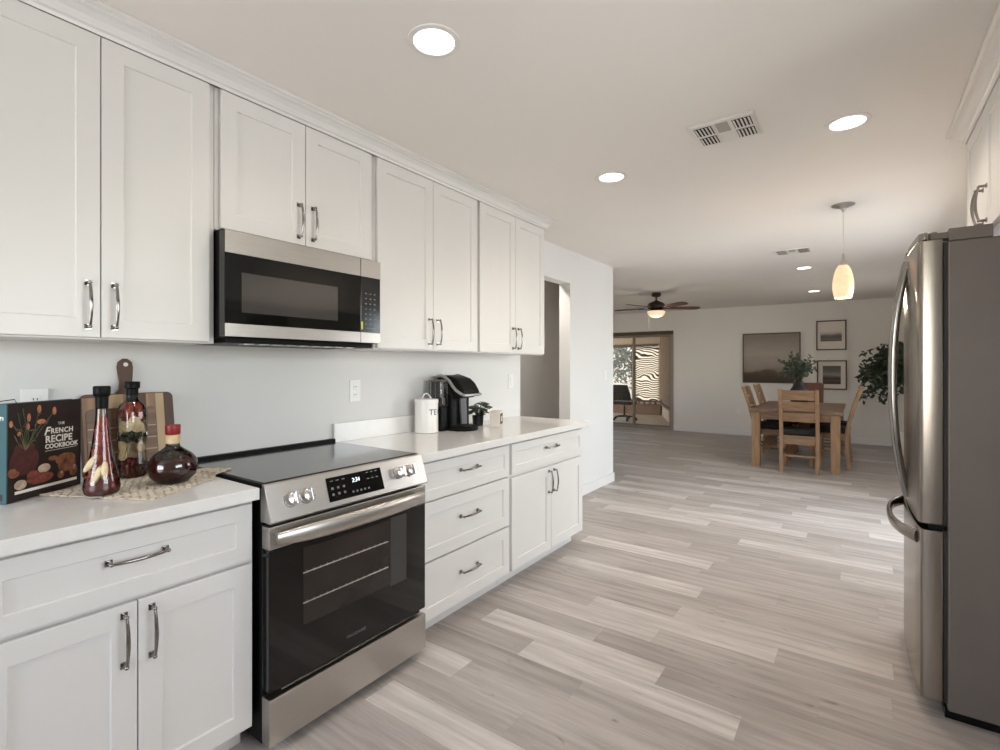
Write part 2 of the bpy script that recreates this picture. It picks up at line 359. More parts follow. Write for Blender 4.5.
# rear wall with an unseen window, added to let in light
bm = B(); RX0, RX1, RZ0, RZ1 = .20, 1.76, .75, 2.2
box(bm, -.12, 3.42, -2.12, -2.0, 0, RZ0); box(bm, -.12, 3.42, -2.12, -2.0, RZ1, CEIL)
box(bm, -.12, RX0, -2.12, -2.0, RZ0, RZ1); box(bm, RX1, 3.42, -2.12, -2.0, RZ0, RZ1); struct('wall_rear', bm, M_wall)
def frame_rect(bm, plane, a, u0, u1, v0, v1, w, t):
    for (p0, p1, q0, q1) in ((u0, u1, v0, v0+w), (u0, u1, v1-w, v1), (u0, u0+w, v0+w, v1-w), (u1-w, u1, v0+w, v1-w)):
        if plane == 'y': box(bm, p0, p1, a, a+t, q0, q1)
        else: box(bm, a, a+t, p0, p1, q0, q1)
bm = B(); frame_rect(bm, 'y', -2.09, RX0+.001, RX1-.001, RZ0+.001, RZ1-.001, .05, .05); box(bm, 0.95, 1.01, -2.09, -2.04, RZ0+.05, RZ1-.05)
w1 = struct('added_window_1', bm, M_trim)
bm = B(); box(bm, RX0+.05, 0.95, -2.068, -2.063, RZ0+.05, RZ1-.05); box(bm, 1.01, RX1-.05, -2.068, -2.063, RZ0+.05, RZ1-.05); obj('window_pane', bm, M_glass, w1)
bm = B(); frame_rect(bm, 'x', 3.34, 3.951, 5.949, .001, 2.049, .06, .05); box(bm, 3.34, 3.39, 4.92, 4.98, .06, 1.99)
d1 = struct('door_1', bm, M_trim)
bm = B(); box(bm, 3.362, 3.368, 4.01, 4.92, .06, 1.99); box(bm, 3.362, 3.368, 4.98, 5.89, .06, 1.99); obj('door_pane', bm, M_glass, d1)
for nm, xx, ya, yb, za, zb in (('added_window_4', 3.34, .221, 1.879, 1.031, 2.079), ('added_window_5', 3.34, 7.331, 9.069, .881, 2.119), ('added_window_6', -5.67, 6.781, 9.219, .831, 2.169)):  # unseen windows added as sources for the extra side lights
    bm = B(); frame_rect(bm, 'x', xx, ya, yb, za, zb, .05, .05); box(bm, xx, xx+.05, (ya+yb)/2-.025, (ya+yb)/2+.025, za+.05, zb-.05); w_ = struct(nm, bm, M_trim)
    bm = B(); box(bm, xx+.022, xx+.027, ya+.05, (ya+yb)/2-.025, za+.05, zb-.05); box(bm, xx+.022, xx+.027, (ya+yb)/2+.025, yb-.05, za+.05, zb-.05); obj('window_pane', bm, M_glass, w_)
# sliding door in the far wall
bm = B()
box(bm, DX0+.001, DX1-.001, 10.46, 10.58, DZ-.075, DZ-.001)
struct('trim_2', bm, M_altop)
bm = B(); box(bm, DX1-.05, DX1-.001, 10.46, 10.57, .0, DZ-.077); box(bm, DX0+.001, DX0+.05, 10.46, 10.57, .0, DZ-.077); box(bm, DX0+.05, DX1-.05, 10.48, 10.57, .0, .035)
d2 = struct('door_2', bm, pm('taupe_door_frame', (158, 144, 130), .5))
mid = -1.655
for nm, xa, xb, yy in (('sliding_panel', DX0+.055, mid+.02, 10.49), ('sliding_panel', mid-.02, DX1-.055, 10.525)):
    bm = B(); frame_rect(bm, 'y', yy, xa, xb, .04, DZ-.08, .04, .028); p = obj('sliding_panel', bm, M_alu, d2, 0)
    bm = B(); box(bm, xa+.04, xb-.04, yy+.012, yy+.016, .08, DZ-.12); obj('glass', bm, M_glass, p, 0)
# baseboards
def baseboard(name, segs):
    bm = B()
    for (x0, x1, y0, y1) in segs: box(bm, x0, x1, y0, y1, 0, .10)
    struct(name, bm, M_trim, bevel=.004)
baseboard('baseboard_left', [(.0005, .014, 4.39, 5.459)])
baseboard('baseboard_far', [(DX1+.005, 3.299, 10.456, 10.4695), (-5.59, DX0-.005, 10.456, 10.4695)])
baseboard('baseboard_right', [(3.286, 3.2995, 5.96, 10.45)])
baseboard('baseboard_living', [(-5.59, .014, 5.4455, 5.459)])
baseboard('baseboard_hall', [(-.5995, -.586, 2.73, 5.32)])

# ------------------------------------------------------------------ sunroom beyond the sliding door
bm = B(); box(bm, -6, 2, 10.6, 14, -.1, -.002); struct('floor_sunroom', bm, M_sunfloor)
bm = B(); box(bm, -6, 2, 10.6, 13.6, 2.25, 2.35); struct('ceiling_sunroom', bm, M_beige)
bm = B(); SY = 13.43
box(bm, -6, -2.02, SY, SY+.12, 0, .385); struct('wall_sunroom_low', bm, M_sunlow)
bm = B(); box(bm, -6, -2.02, SY, SY+.12, 1.89, 2.25); box(bm, -2.06, -2.02, SY, SY+.12, .385, 1.89); box(bm, -2.80, -2.74, SY, SY+.12, .385, 1.89); box(bm, -6, -4.2, SY, SY+.12, .385, 1.89)
struct('wall_sunroom_back', bm, M_beige)
bm = B(); box(bm, -6, -5.9, 10.6, 11.1, 0, 2.25); box(bm, -6, -5.9, 12.9, 13.43, 0, 2.25); box(bm, -6, -5.9, 11.1, 12.9, 0, .4); box(bm, -6, -5.9, 11.1, 12.9, 1.95, 2.25); struct('wall_sunroom_side', bm, M_beige)  # opening made for the added sunroom light
area('added_sunroom_light', (-6.05, 12.0, 1.2), (1, 0, -.1), 1.75, 1.5, 70, (1, .95, .88))  # unseen side light added to brighten the sunroom
bm = B(); a = Vector((-2.02, 13.55, 0)); b_ = Vector((-.80, 10.6, 0)); n = Vector((b_.y-a.y, -(b_.x-a.x), 0)).normalized()*-.1
prism(bm, [(a.x, a.y), (b_.x, b_.y), (b_.x+.12, b_.y), (a.x+.12, a.y)], 'z', 0, 2.25)
nb = 13
for i in range(nb):
    p = a.lerp(b_, (i+.5)/nb); prism(bm, [(p.x-.05, p.y+.03), (p.x-.02, p.y-.05), (p.x+.02, p.y-.04), (p.x+.01, p.y+.04)], 'z', .42, 2.25)
struct('wall_sunroom_right', bm, M_sunwall)
bm = B(); prism(bm, [(a.x-.09, a.y-.13), (b_.x-.09, b_.y+.05), (b_.x, b_.y+.05), (a.x, a.y-.13)], 'z', .34, .385)
box(bm, -4.2, -2.08, SY-.05, SY, .345, .385); struct('trim_3', bm, M_frame)
bm = B(); box(bm, -4.2, -2.08, SY-.03, SY+.01, 1.86, 1.91); struct('trim_4', bm, M_altop)
bm = B()
for i in range(15): box(bm, -4.2+i*.15, -4.12+i*.15, SY-.055, SY-.012, .30, .343)
struct('trim_5', bm, M_beige)
bm = B(); frame_rect(bm, 'y', SY+.03, -2.74, -2.06, .385, 1.86, .02, .03); w3 = struct('window_2', bm, M_frame)
bm = B(); box(bm, -2.735, -2.065, SY+.015, SY+.019, .39, 1.86); obj('shade', bm, blind_mat(), w3, 0)
bm = B(); frame_rect(bm, 'y', SY+.03, -4.2, -2.80, .385, 1.86, .025, .03); w4 = struct('window_3', bm, M_frame)
bm = B(); box(bm, -4.17, -2.83, SY+.043, SY+.047, .41, 1.84); obj('window_pane', bm, M_glass, w4, 0)
# yard
bm = B(); box(bm, -30, 20, 13.6, 45, -.2, -.1); struct('ground_yard', bm, M_ground)
bm = B(); box(bm, -20, 8, 21, 21.2, -.1, 2.6)
for i in range(13): box(bm, -20, 8, 20.985, 21.0, -.1+i*.2, .085+i*.2)
struct('wall_yard', bm, M_blockw)
def leaves(bm, c, rad, n, size, seed, flat=.5):
    rr = random.Random(seed)
    for _ in range(n):
        d = Vector((rr.gauss(0, 1), rr.gauss(0, 1), rr.gauss(0, 1))).normalized()*(rr.random()**.45)
        p = Vector(c)+Vector((d.x*rad[0], d.y*rad[1], d.z*rad[2])); s = size*(.6+.8*rr.random())
        u = Vector((rr.gauss(0, 1), rr.gauss(0, 1), rr.gauss(0, .6)-.3)).normalized(); v = u.cross(Vector((rr.gauss(0, 1), rr.gauss(0, 1), rr.gauss(0, 1)))).normalized()
        leaf(bm, p, u, v, s, s*flat)
def leaf(bm, p, u, v, L, w):
    n = u.cross(v)*L*.12
    q = [p, p+u*L*.3+v*w*.5+n, p+u*L*.7+v*w*.4+n, p+u*L, p+u*L*.7-v*w*.4+n, p+u*L*.3-v*w*.5+n, p+u*L*.5-n*.4]
    vs = [bm.verts.new(x) for x in q]
    for i, j in ((0, 1), (1, 2), (2, 3), (3, 4), (4, 5), (5, 0)): bm.faces.new((vs[i], vs[j], vs[6]))
for i, (x, y, r, lab) in enumerate(((-3.9, 16.6, 1.0, 'leafy yard tree seen through the left half of the sunroom windows'), (-6.3, 18.2, 1.5, 'larger yard tree further back behind the sunroom glass, before the block wall'))):
    t = thing('yard_tree', lab, 'tree', (x, y, -.1), 'trees in the back yard')
    bm = B(); tube(bm, [(x, y, -.1), (x+.05, y, .6), (x-.08, y+.05, 1.3), (x+.05, y, 2.0)], [.12, .10, .09, .05], 10)
    for k in range(6):
        an = k*1.05; tube(bm, [(x, y, .8+k*.15), (x+.5*r*math.cos(an), y+.5*r*math.sin(an), 1.3+k*.15), (x+.9*r*math.cos(an), y+.8*r*math.sin(an), 1.5+.2*k)], [.05, .035, .015], 6)
    obj('trunk', bm, M_bark, t)
    bm = B(); leaves(bm, (x, y, 1.6), (r, r, 1.1), 800, .16, i+3); obj('foliage', bm, M_leaf2, t, 0)

# ------------------------------------------------------------------ cabinet fittings
def pull(x, y, z, L, vertical, parent, sgn=1):
    """bowed bar pull on a front at x, centred on (y,z)"""
    bm = B()
    def P(s, d): return (x+sgn*d, y, z+s) if vertical else (x+sgn*d, y+s, z)
    for e in (-1, 1):
        c = e*(L/2-.006); q = .0085
        if vertical: box(bm, x, x+sgn*.004, y-q, y+q, z+c-q, z+c+q)
        else: box(bm, x, x+sgn*.004, y+c-q, y+c+q, z-q, z+q)
        cyl(bm, P(c, .002), P(c, .022), .0058, .0048, 10)
        ell(bm, P(c, .024), .0062, .0062, .0062, 10, 6)
    pts = [P((i/10-.5)*(L-.012), .024+.011*(1-(2*i/10-1)**2)) for i in range(11)]
    tube(bm, pts, [.0042+.0016*(1-abs(2*i/10-1)) for i in range(11)], 8)
    return obj('handle', bm, M_chrome, parent, 50)
def door(y0, y1, z0, z1, f, t, sgn=1, hy=None, hz=None, vertical=True, name='door'):
    bm = B(); shaker(bm, f, y0, y1, z0, z1, sgn, w=min(.060, (z1-z0)*.27)); d = obj(name, bm, M_cab, t, 30)
    if hy is not None: pull(f, hy, hz, .150, vertical, d, sgn)
    return d
G = 'white shaker base cabinets'
def base_cab(y0, y1, label, drawers, split, toe1=None):
    t = thing('base_cabinet', label, 'cabinet', (.3, (y0+y1)/2, 0), None)
    bm = B(); box(bm, .003, .604, y0, y1, .10, .868); obj('body', bm, M_cab, t, 0, .001)
    bm = B(); box(bm, .003, .525, y0, toe1 or y1, .0, .0995); obj('toe_kick', bm, M_cab, t, 0)
    for (a, z0, z1) in drawers: door(y0+.012, y1-.012, z0, z1, .6255, t, 1, (y0+y1)/2, (z0+z1)/2+.02, False, 'drawer')
    if split:
        m = (y0+y1)/2
        door(y0+.012, m-.0015, .105, .655, .6255, t, 1, m-.034, .556); door(m+.0015, y1-.012, .105, .655, .6255, t, 1, m+.034, .556)
    return t
base_cab(.222, .905, 'white shaker base cabinet left of the range, one drawer over two doors', [(0, .668, .856)], True)
base_cab(1.668, 2.441, 'white shaker base cabinet with three drawers, right beside the range', [(0, .676, .856), (0, .388, .667), (0, .105, .379)], False)
base_cab(2.443, 3.400, 'white shaker base cabinet at the far end of the run, drawer over two doors', [(0, .676, .856)], True)
# countertops
bm = B(); box(bm, .0015, .652, .205, .9055, .8705, .910)
t1 = tag(obj('countertop', bm, M_quartz, None, 0, .0025), 'short pale quartz countertop left of the range, holding the cookbook', 'countertop')
bm = B(); box(bm, .0015, .652, 1.6635, 3.44, .8705, .910)
t2 = tag(obj('countertop', bm, M_quartz, None, 0, .0025), 'long pale quartz countertop right of the range, holding the coffee maker', 'countertop')
bm = B(); box(bm, .0015, .021, 1.6635, 2.66, .9105, 1.012); obj('backsplash', bm, M_quartz, t2, 0, .0015)

def upper_cab(y0, y1, z0, label, doors, x=.295, sgn=1, back=.003, hz=None):
    t = thing('upper_cabinet', label, 'cabinet', ((x+back)/2, (y0+y1)/2, z0))
    bm = B(); box(bm, back, x, y0, y1, z0, 2.385); obj('body', bm, M_cab, t, 0, .001)
    f = x+sgn*.0205
    for (a, b, hs) in doors:
        door(a, b, z0+.006, 2.3755, f, t, sgn, (b-.033 if hs > 0 else a+.033), z0+.108)
    return t
upper_cab(.222, .922, 1.405, 'tall white upper cabinet at the left edge, above the cookbook', [(.236, .5655, 1), (.5685, .898, -1)])
upper_cab(.924, 1.690, 1.841, 'short white upper cabinet directly above the microwave', [(.940, 1.2975, 1), (1.3005, 1.660, -1)])
upper_cab(1.692, 2.533, 1.405, 'tall white upper cabinet just right of the microwave', [(1.704, 2.111, 1), (2.114, 2.520, -1)])
upper_cab(2.535, 3.371, 1.405, 'tall white upper cabinet at the end of the run, beside the hall opening', [(2.549, 2.955, 1), (2.958, 3.360, -1)])
upper_cab(1.95, 3.235, 1.865, 'white cabinet hung above the refrigerator on the right', [(1.962, 2.367, -1), (2.372, 2.797, 1), (2.800, 3.222, -1)], 2.73, -1, 3.297)
# crown moulding (profile: outward, up from 2.376)
prof = [(0, 0), (.003, 0), (.007, .010), (.015, .014), (.016, .020), (.024, .034), (.040, .046), (.053, .050), (.053, .056), (.064, .060), (.064, .0725), (0, .0725)]
def crown(name, xf, ya, yb, xw, sgn):
    bm = B()
    def lp(fn): return [fn(d, 2.3765+h) for d, h in prof]
    L0 = lp(lambda d, z: (xf+sgn*d, ya, z)); L1 = lp(lambda d, z: (xf+sgn*d, yb+d, z)); L2 = lp(lambda d, z: (xw, yb+d, z))
    bridge(bm, [L0, L1, L2]); return struct(name, bm, M_cab, 14)
crown('trim_1', .317, .205, 3.372, .002, 1)
crown('trim_6', 2.7085, 1.95, 3.237, 3.298, -1)

# ------------------------------------------------------------------ range
t = thing('range', 'stainless slide-in electric range with black glass door between the base cabinets', 'range', (.35, 1.283, 0))
RY0, RY1 = .9180, 1.6625
bm = B(); box(bm, .03, .635, RY0+.004, RY1-.004, .03, .905); obj('body', bm, M_blkmet, t, 0, .002)
for yy in (RY0+.05, RY1-.05):
    for xx in (.09, .58):
        bm = B(); lathe(bm, [(.018, 0), (.018, .012), (.010, .016), (.010, .035)], xx, yy, 0, 12); obj('foot', bm, M_black, t)
bm = B(); box(bm, .035, .642, RY0, RY1, .9055, .918); obj('cooktop', bm, M_black, t, 0, .002)
bm = B(); box(bm, .006, .034, RY0, RY1, .9055, .934); obj('rear_trim', bm, M_black, t, 0, .003)
bm = B(); box(bm, .045, .632, RY0+.012, RY1-.012, .9182, .9195); obj('glass_surface', bm, M_cook, t, 0, .0006)
# burner rings
# slanted control panel
CP0, CP1 = (.657, .917), (.700, .796)
bm = B(); prism(bm, [(.643, .917), CP0, (.661, .914), CP1, (.698, .790), (.636, .790), (.636, .903), (.643, .903)], 'y', RY0-.001, RY1+.001); cp = obj('control_panel', bm, M_steel, t, 30, .0012)
def cpP(y, s, d=0):      # s: 0 top .. 1 bottom of the slanted face
    nx, nz = .121, .043; k = math.hypot(nx, nz)
    return (CP0[0]+.003+(CP1[0]-CP0[0]-.003)*s+d*nx/k, y, CP0[1]-.003+(CP1[1]-CP0[1]+.003)*s+d*nz/k)
DY0, DY1 = 1.150, 1.412
bm = B(); vs = [cpP(DY0, .14, .0005), cpP(DY1, .14, .0005), cpP(DY1+.001, .86, .0005), cpP(DY0, .86, .0005)]; vs += [tuple(Vector(p)+Vector((.0022, 0, .0008))) for p in vs]
quads(bm, vs, [(0, 1, 2, 3), (4, 5, 6, 7), (0, 1, 5, 4), (1, 2, 6, 5), (2, 3, 7, 6), (3, 0, 4, 7)]); dsp = obj('display', bm, M_glassblk, t, 0)
up = Vector(cpP(0, 0))-Vector(cpP(0, 1)); 
text('digits', '2:34', .023, frame4(cpP(1.262, .42, .0032), (0, 1, 0), up), M_lcd, dsp, .0002, shear=.1, spacing=.95)
bm = B()
rr = random.Random(4)
def icon(y, s, w=.010, h=.05):
    bm = B(); a = [cpP(y, s, .0031), cpP(y+w, s, .0031), cpP(y+w, s+h, .0031), cpP(y, s+h, .0031)]; quads(bm, a, [(0, 1, 2, 3)]); obj('key_icon', bm, M_icon, dsp, 0)
for r_, s in enumerate((.24, .44, .62)):
    for c_ in range(3): icon(1.165+c_*.026, s, .014 if r_ == 0 else .010, .025 if r_ == 0 else .07)
for r_, s in enumerate((.20, .40)):
    for c_ in range(3): icon(1.335+c_*.022, s, .012, .03)
for c_ in range(5): icon(1.255+c_*.019, .68, .009, .06)
for i, (y, lab) in enumerate(((1.002, 0), (1.062, 0), (1.506, 0), (1.568, 0))):
    bm = B(); nv = Vector((.121, 0, .043)).normalized(); c = Vector(cpP(y, .50 if i < 2 else .46))
    tube(bm, [c, c+nv*.004], .0265, 24); tube(bm, [c+nv*.004, c+nv*.014, c+nv*.024, c+nv*.026], [.0245, .0240, .0225, .020], 24); k = obj('knob', bm, M_knob, t, 40)
    bm = B(); u = up.normalized(); s = Vector((0, 1, 0))
    pts = []
    for a_, b_, d_ in ((-.0065, -.021, .022), (.0065, -.021, .022), (.0065, .021, .022), (-.0065, .021, .022)): pts.append(c+s*a_+u*b_+nv*d_)
    for a_, b_, d_ in ((-.005, -.021, .046), (.005, -.021, .046), (.005, .021, .046), (-.005, .021, .046)): pts.append(c+s*a_+u*b_+nv*d_)
    quads(bm, pts, [(0, 1, 2, 3), (4, 5, 6, 7), (0, 1, 5, 4), (1, 2, 6, 5), (2, 3, 7, 6), (3, 0, 4, 7)]); obj('grip', bm, M_knob, k, 0, .0015)
    bm = B(); L0 = [tuple(c+nv*.0006+(s*math.cos(q*PI/12)+u*math.sin(q*PI/12))*.0275) for q in range(24)]; L1 = [tuple(c+nv*.0006+(s*math.cos(q*PI/12)+u*math.sin(q*PI/12))*.0245) for q in range(24)]
    bridge(bm, [L0, L1], True, False); obj('dial_ring', bm, M_black, k, 0)
    bm = B(); cc = c+u*.042+nv*.0006
    L0 = [tuple(cc+(s*math.cos(q*PI/8)+u*math.sin(q*PI/8))*.0055) for q in range(16)]; L1 = [tuple(cc+(s*math.cos(q*PI/8)+u*math.sin(q*PI/8))*.0042) for q in range(16)]
    bridge(bm, [L0, L1], True, False); obj('burner_icon', bm, M_dark, k, 0)
# oven door
bm = B(); box(bm, .642, .688, RY0, RY1, .7005, .778); od = obj('oven_door', bm, M_steel, t, 0, .003)
bm = B(); box(bm, .642, .686, RY0, RY1, .222, .7000); gl = obj('glass_panel', bm, M_glassblk, od, 0, .003)
bm = B(); box(bm, .6862, .6868, 1.046, 1.452, .400, .672); ow = obj('oven_window', bm, M_ovenwin, od, 0)
bm = B()
for zz in (.585, .478):
    tube(bm, [(.6873, 1.045, zz), (.6873, 1.44, zz)], .0022, 6)
    for q in range(14): tube(bm, [(.6871, 1.06+q*.028, zz-.004), (.6871, 1.06+q*.028, zz+.006)], .0010, 4)
obj('rack', bm, M_steel, od)
bm = B(); box(bm, .6862, .6868, 1.4535, 1.545, .392, .680); obj('window_divider', bm, pm('window_divider_grey', (58, 56, 54), .3), od, 0)
# bowed handle
bm = B(); n = 20; pts = []
for i in range(n+1):
    s = i/n; y = RY0+.012+(RY1-RY0-.052)*s; d = .054-.028*(abs(2*s-1)**2.6)
    pts.append((.690+d, y, .742))
tube(bm, pts, [.0135*(1-.34*abs(2*i/n-1)**4) for i in range(n+1)], 16, 2.3, (0, 0, 1))
for e in (0, 1):
    y = pts[0][1]+.014 if e == 0 else pts[-1][1]-.014; box(bm, .688, .722, y-.010, y+.010, .729, .755)
obj('handle', bm, M_steel, od, 60)
text('maker_name', 'FRIGIDAIRE', .0165, frame4((.6868, 1.232, .268), (0, 1, 0), (0, 0, 1)), M_icon, od, .0002, spacing=1.1)
# lower drawer
bm = B(); box(bm, .640, .690, RY0, RY1, .040, .197); obj('storage_drawer', bm, M_steel, t, 0, .004)
bm = B(); tube(bm, [(.676, RY0+.05, .212), (.676, RY1-.03, .212)], .005, 8); obj('drawer_lip', bm, M_chrome, t)

# ------------------------------------------------------------------ microwave
t = thing('microwave', 'black glass and stainless over-the-range microwave hung above the cooktop', 'microwave', (.2, 1.283, 1.42))
MY0, MY1 = .926, 1.650
MY0 = .912
bm = B(); box(bm, .003, .355, MY0+.014, MY1, 1.428, 1.836); obj('body', bm, M_blkmet, t, 0, .002)
bm = B(); box(bm, .357, .398, MY0, 1.530, 1.430, 1.823); md = obj('door', bm, M_glassblk, t, 0, .003)
bm = B(); box(bm, .3983, .4005, MY0+.001, 1.529, 1.740, 1.823); obj('steel_band', bm, M_steel, md, 0, .0008)
bm = B(); box(bm, .3983, .4005, MY0+.001, 1.529, 1.430, 1.478); obj('steel_band', bm, M_steel, md, 0, .0008)
bm = B(); box(bm, .3983, .3990, .975, 1.404, 1.522, 1.672); obj('window', bm, M_mwin, md, 0)
bm = B(); box(bm, .357, .398, 1.532, MY1, 1.430, 1.823); mc = obj('control_panel', bm, pm('grey_glass_panel', (34, 34, 36), .12, var=.1), t, 0, .003)
bm = B(); box(bm, .3983, .4005, 1.533, MY1-.001, 1.740, 1.823); obj('steel_band', bm, M_steel, mc, 0, .0008)
bm = B(); box(bm, .3983, .4005, 1.533, MY1-.001, 1.430, 1.478); obj('steel_band', bm, M_steel, mc, 0, .0008)
bm = B()
for r_ in range(7):
    for c_ in range(3): box(bm, .3983, .3987, 1.557+c_*.026, 1.567+c_*.026, 1.515+r_*.024, 1.521+r_*.024)
box(bm, .3983, .3987, 1.560, 1.620, 1.497, 1.500)
obj('keypad', bm, M_icon, mc, 0)
bm = B(); box(bm, .3985, .3990, 1.5335, 1.5445, 1.492, 1.528); obj('sticker', bm, M_yellow, mc, 0)
bm = B(); box(bm, .02, .350, MY0+.03, MY1-.01, 1.408, 1.4275); 
obj('vent_base', bm, M_black, t, 0, .002)
bm = B()
for i in range(9): box(bm, .30, .345, MY0+.1+i*.06, MY0+.14+i*.06, 1.404, 1.4075)
obj('grease_filter', bm, M_steel, t, 0)

# ------------------------------------------------------------------ refrigerator
t = thing('refrigerator', 'stainless french-door refrigerator with bottom freezer standing at the right', 'refrigerator', (2.9, 2.87, 0))
FY0, FY1 = 2.488, 3.250; FM = (FY0+FY1)/2
def fx(y): return 2.479-.015*(1-((y-FM)/(FY1-FM))**2)
bm = B(); box(bm, 2.562, 3.20, FY0, FY1, .035, 1.785); obj('body', bm, M_fside, t, 0, .006)
bm = B(); box(bm, 2.556, 3.15, FY0+.02, FY1-.02, .0, .034); obj('base_grille', bm, M_black, t, 0)
bm = B(); box(bm, 2.551, 2.5615, FY0+.006, FY1-.006, .06, 1.785); obj('gasket', bm, M_gasket, t, 0)
def door_plan(y0, y1, xb, rnd=.016):
    pts = [(xb, y1), (xb, y0)]
    n = 14
    near = abs(y0-FY0) < .01; far = abs(y1-FY1) < .01
    for i in range(n+1):
        y = y0+(y1-y0)*i/n
        x = fx(y)
        if near and i == 0: pts += [(x+rnd, y0), (x+rnd*.3, y0+rnd*.3)]; continue
        if far and i == n: pts += [(x+rnd*.3, y1-rnd*.3), (x+rnd, y1)]; continue
        pts.append((x, y))
    return pts
def fridge_handle_v(y, d):
    bm = B(); n = 22; z0, z1 = .750, 1.775; pts = []
    for i in range(n+1):
        s = i/n; pts.append((fx(y)+.002-.050*(1-abs(2*s-1)**2.3), y, z0+(z1-z0)*s))
    tube(bm, pts, .0150, 12, 1.0, (0, 1, 0))
    return obj('handle', bm, M_chrome, d, 60)
bm = B(); prism(bm, door_plan(FY0, FM-.003, 2.549), 'z', .722, 1.797); d = obj('door', bm, M_steelv, t, 25, .004)
fridge_handle_v(FM-.042, d)
bm = B(); prism(bm, [(fx(FY0)+.026, FY0), (fx(FY0)+.014, FY0)]+[(fx(FY0+.02+i*.05)+.001, FY0+.02+i*.05) for i in range(7)]+[(fx(FY0+.35)+.03, FY0+.35)], 'z', 1.7975, 1.826); obj('door_cap', bm, M_steelv, d, 25, .003)
bm = B(); prism(bm, door_plan(FM+.003, FY1, 2.549), 'z', .722, 1.826); d = obj('door', bm, M_steelv, t, 25, .004)
fridge_handle_v(FM+.042, d)
bm = B(); prism(bm, door_plan(FY0, FY1, 2.549), 'z', .060, .700); d = obj('freezer_drawer', bm, M_steelv, t, 25, .004)
bm = B(); n = 22; pts = []
for i in range(n+1):
    s = i/n; y = FY0+.05+(FY1-FY0-.10)*s; pts.append((fx(y)+.002-.060*(1-abs(2*s-1)**2.8), y, .656))
tube(bm, pts, .0105, 14, 2.3, (0, 0, 1))
obj('handle', bm, M_steelv, d, 60)
bm = B(); box(bm, 2.51, 2.565, FY0+.006, FY0+.05, .7025, .7195); obj('middle_hinge', bm, M_black, t, 0)
bm = B(); box(bm, 2.565, 2.685, FY0+.002, FY0+.09, 1.7865, 1.832); box(bm, 2.512, 2.566, FY0+.012, FY0+.07, 1.7985, 1.822); cyl(bm, (2.522, FY0+.03, 1.798), (2.522, FY0+.03, 1.828), .014, .014, 14); obj('hinge_cover', bm, M_hinge, t, 40, .002)

# ------------------------------------------------------------------ ceiling fittings
g = 'recessed ceiling lights'
DL = [(1.09, 1.288, 'round recessed ceiling light nearest the camera, above the range'), (1.09, 2.829, 'round recessed ceiling light beside the far upper cabinets'), (2.25, 2.829, 'round recessed ceiling light on the right, before the refrigerator'),
      (1.784, 6.727, 'recessed ceiling light just past the white air vent over the dining end'), (1.749, 8.905, 'farthest recessed ceiling light, over the dining table')]
for i, (x, y, lab) in enumerate(DL):
    t = thing('recessed_light', lab, 'ceiling light', (x, y, CEIL), g)
    bm = B(); lathe(bm, [(.070, -.0012), (.072, -.006), (.090, -.004), (.092, -.0005)], x, y, CEIL, 32, False); obj('trim_ring', bm, M_ring, t)
    bm = B(); lathe(bm, [(.0005, -.0025), (.069, -.0025), (.069, -.0008), (.0005, -.0008)], x, y, CEIL, 32); obj('lens', bm, M_lens, t)
    l = bpy.data.lights.new('downlight', 'SPOT'); l.energy = (13, 17, 22, 9, 6)[i]; l.spot_size = math.radians(150); l.spot_blend = .9; l.shadow_soft_size = .06; l.color = (1, .88, .75)
    lo = bpy.data.objects.new('downlight', l); C.objects.link(lo); lo.location = (0, 0, -.01); lo.parent = t
t = thing('recessed_light', 'added recessed ceiling light, out of view, that brightens the hall', 'ceiling light', (-.34, 3.9, CEIL))
bm = B(); lathe(bm, [(.070, -.0012), (.072, -.006), (.090, -.004), (.092, -.0005)], -.34, 3.9, CEIL, 32, False); obj('trim_ring', bm, M_ring, t)
bm = B(); lathe(bm, [(.0005, -.0025), (.069, -.0025), (.069, -.0008), (.0005, -.0008)], -.34, 3.9, CEIL, 32); obj('lens', bm, M_lens, t)
l = bpy.data.lights.new('downlight', 'SPOT'); l.energy = 42; l.spot_size = math.radians(160); l.spot_blend = .9; l.shadow_soft_size = .06; l.color = (1, .93, .86)  # hall lamp is made up, placed out of view to light the hall wall
lo = bpy.data.objects.new('downlight', l); C.objects.link(lo); lo.location = (0, 0, -.01); lo.parent = t
def vent(x0, x1, y0, y1, label, kind):
    t = thing('ceiling_vent', label, 'vent', ((x0+x1)/2, (y0+y1)/2, CEIL), 'ceiling air vents')
    bm = B(); box(bm, x0+.006, x1-.006, y0+.006, y1-.006, CEIL-.009, CEIL-.0005); box(bm, x0, x1, y0, y1, CEIL-.003, CEIL-.0004); obj('plate', bm, M_slat, t, 0, .002)
    X, Y = x1-x0, y1-y0
    for (u0, u1) in ((.10, .36), (.66, .92)):
        for (v0, v1) in ((.12, .46), (.54, .88)):
            bm = B(); box(bm, x0+X*u0, x0+X*u1, y0+Y*v0, y0+Y*v1, CEIL-.0098, CEIL-.0092); lv = obj('louver_slot', bm, M_dark, t, 0)
            bm = B(); nn = 5
            for i in range(nn+1):
                xx = x0+X*(u0+(u1-u0)*(i+.2)/nn); quads(bm, [(xx, y0+Y*v0, CEIL-.010), (xx, y0+Y*v1, CEIL-.010), (xx+.0095, y0+Y*v1, CEIL-.014), (xx+.0095, y0+Y*v0, CEIL-.014)], [(0, 1, 2, 3)])
            obj('louver', bm, M_slat, lv, 0)
    bm = B(); box(bm, x0+X*.42, x0+X*.60, y0+Y*.10, y0+Y*.48, CEIL-.0105, CEIL-.0092); obj('damper_panel', bm, M_ventgrey, t, 0)
vent(1.622, 1.920, 2.445, 2.720, 'large square white louvered vent in the kitchen ceiling', 0)
vent(1.60, 1.925, 5.56, 5.80, 'smaller white louvered vent in the ceiling further back, past the pendant', 0)
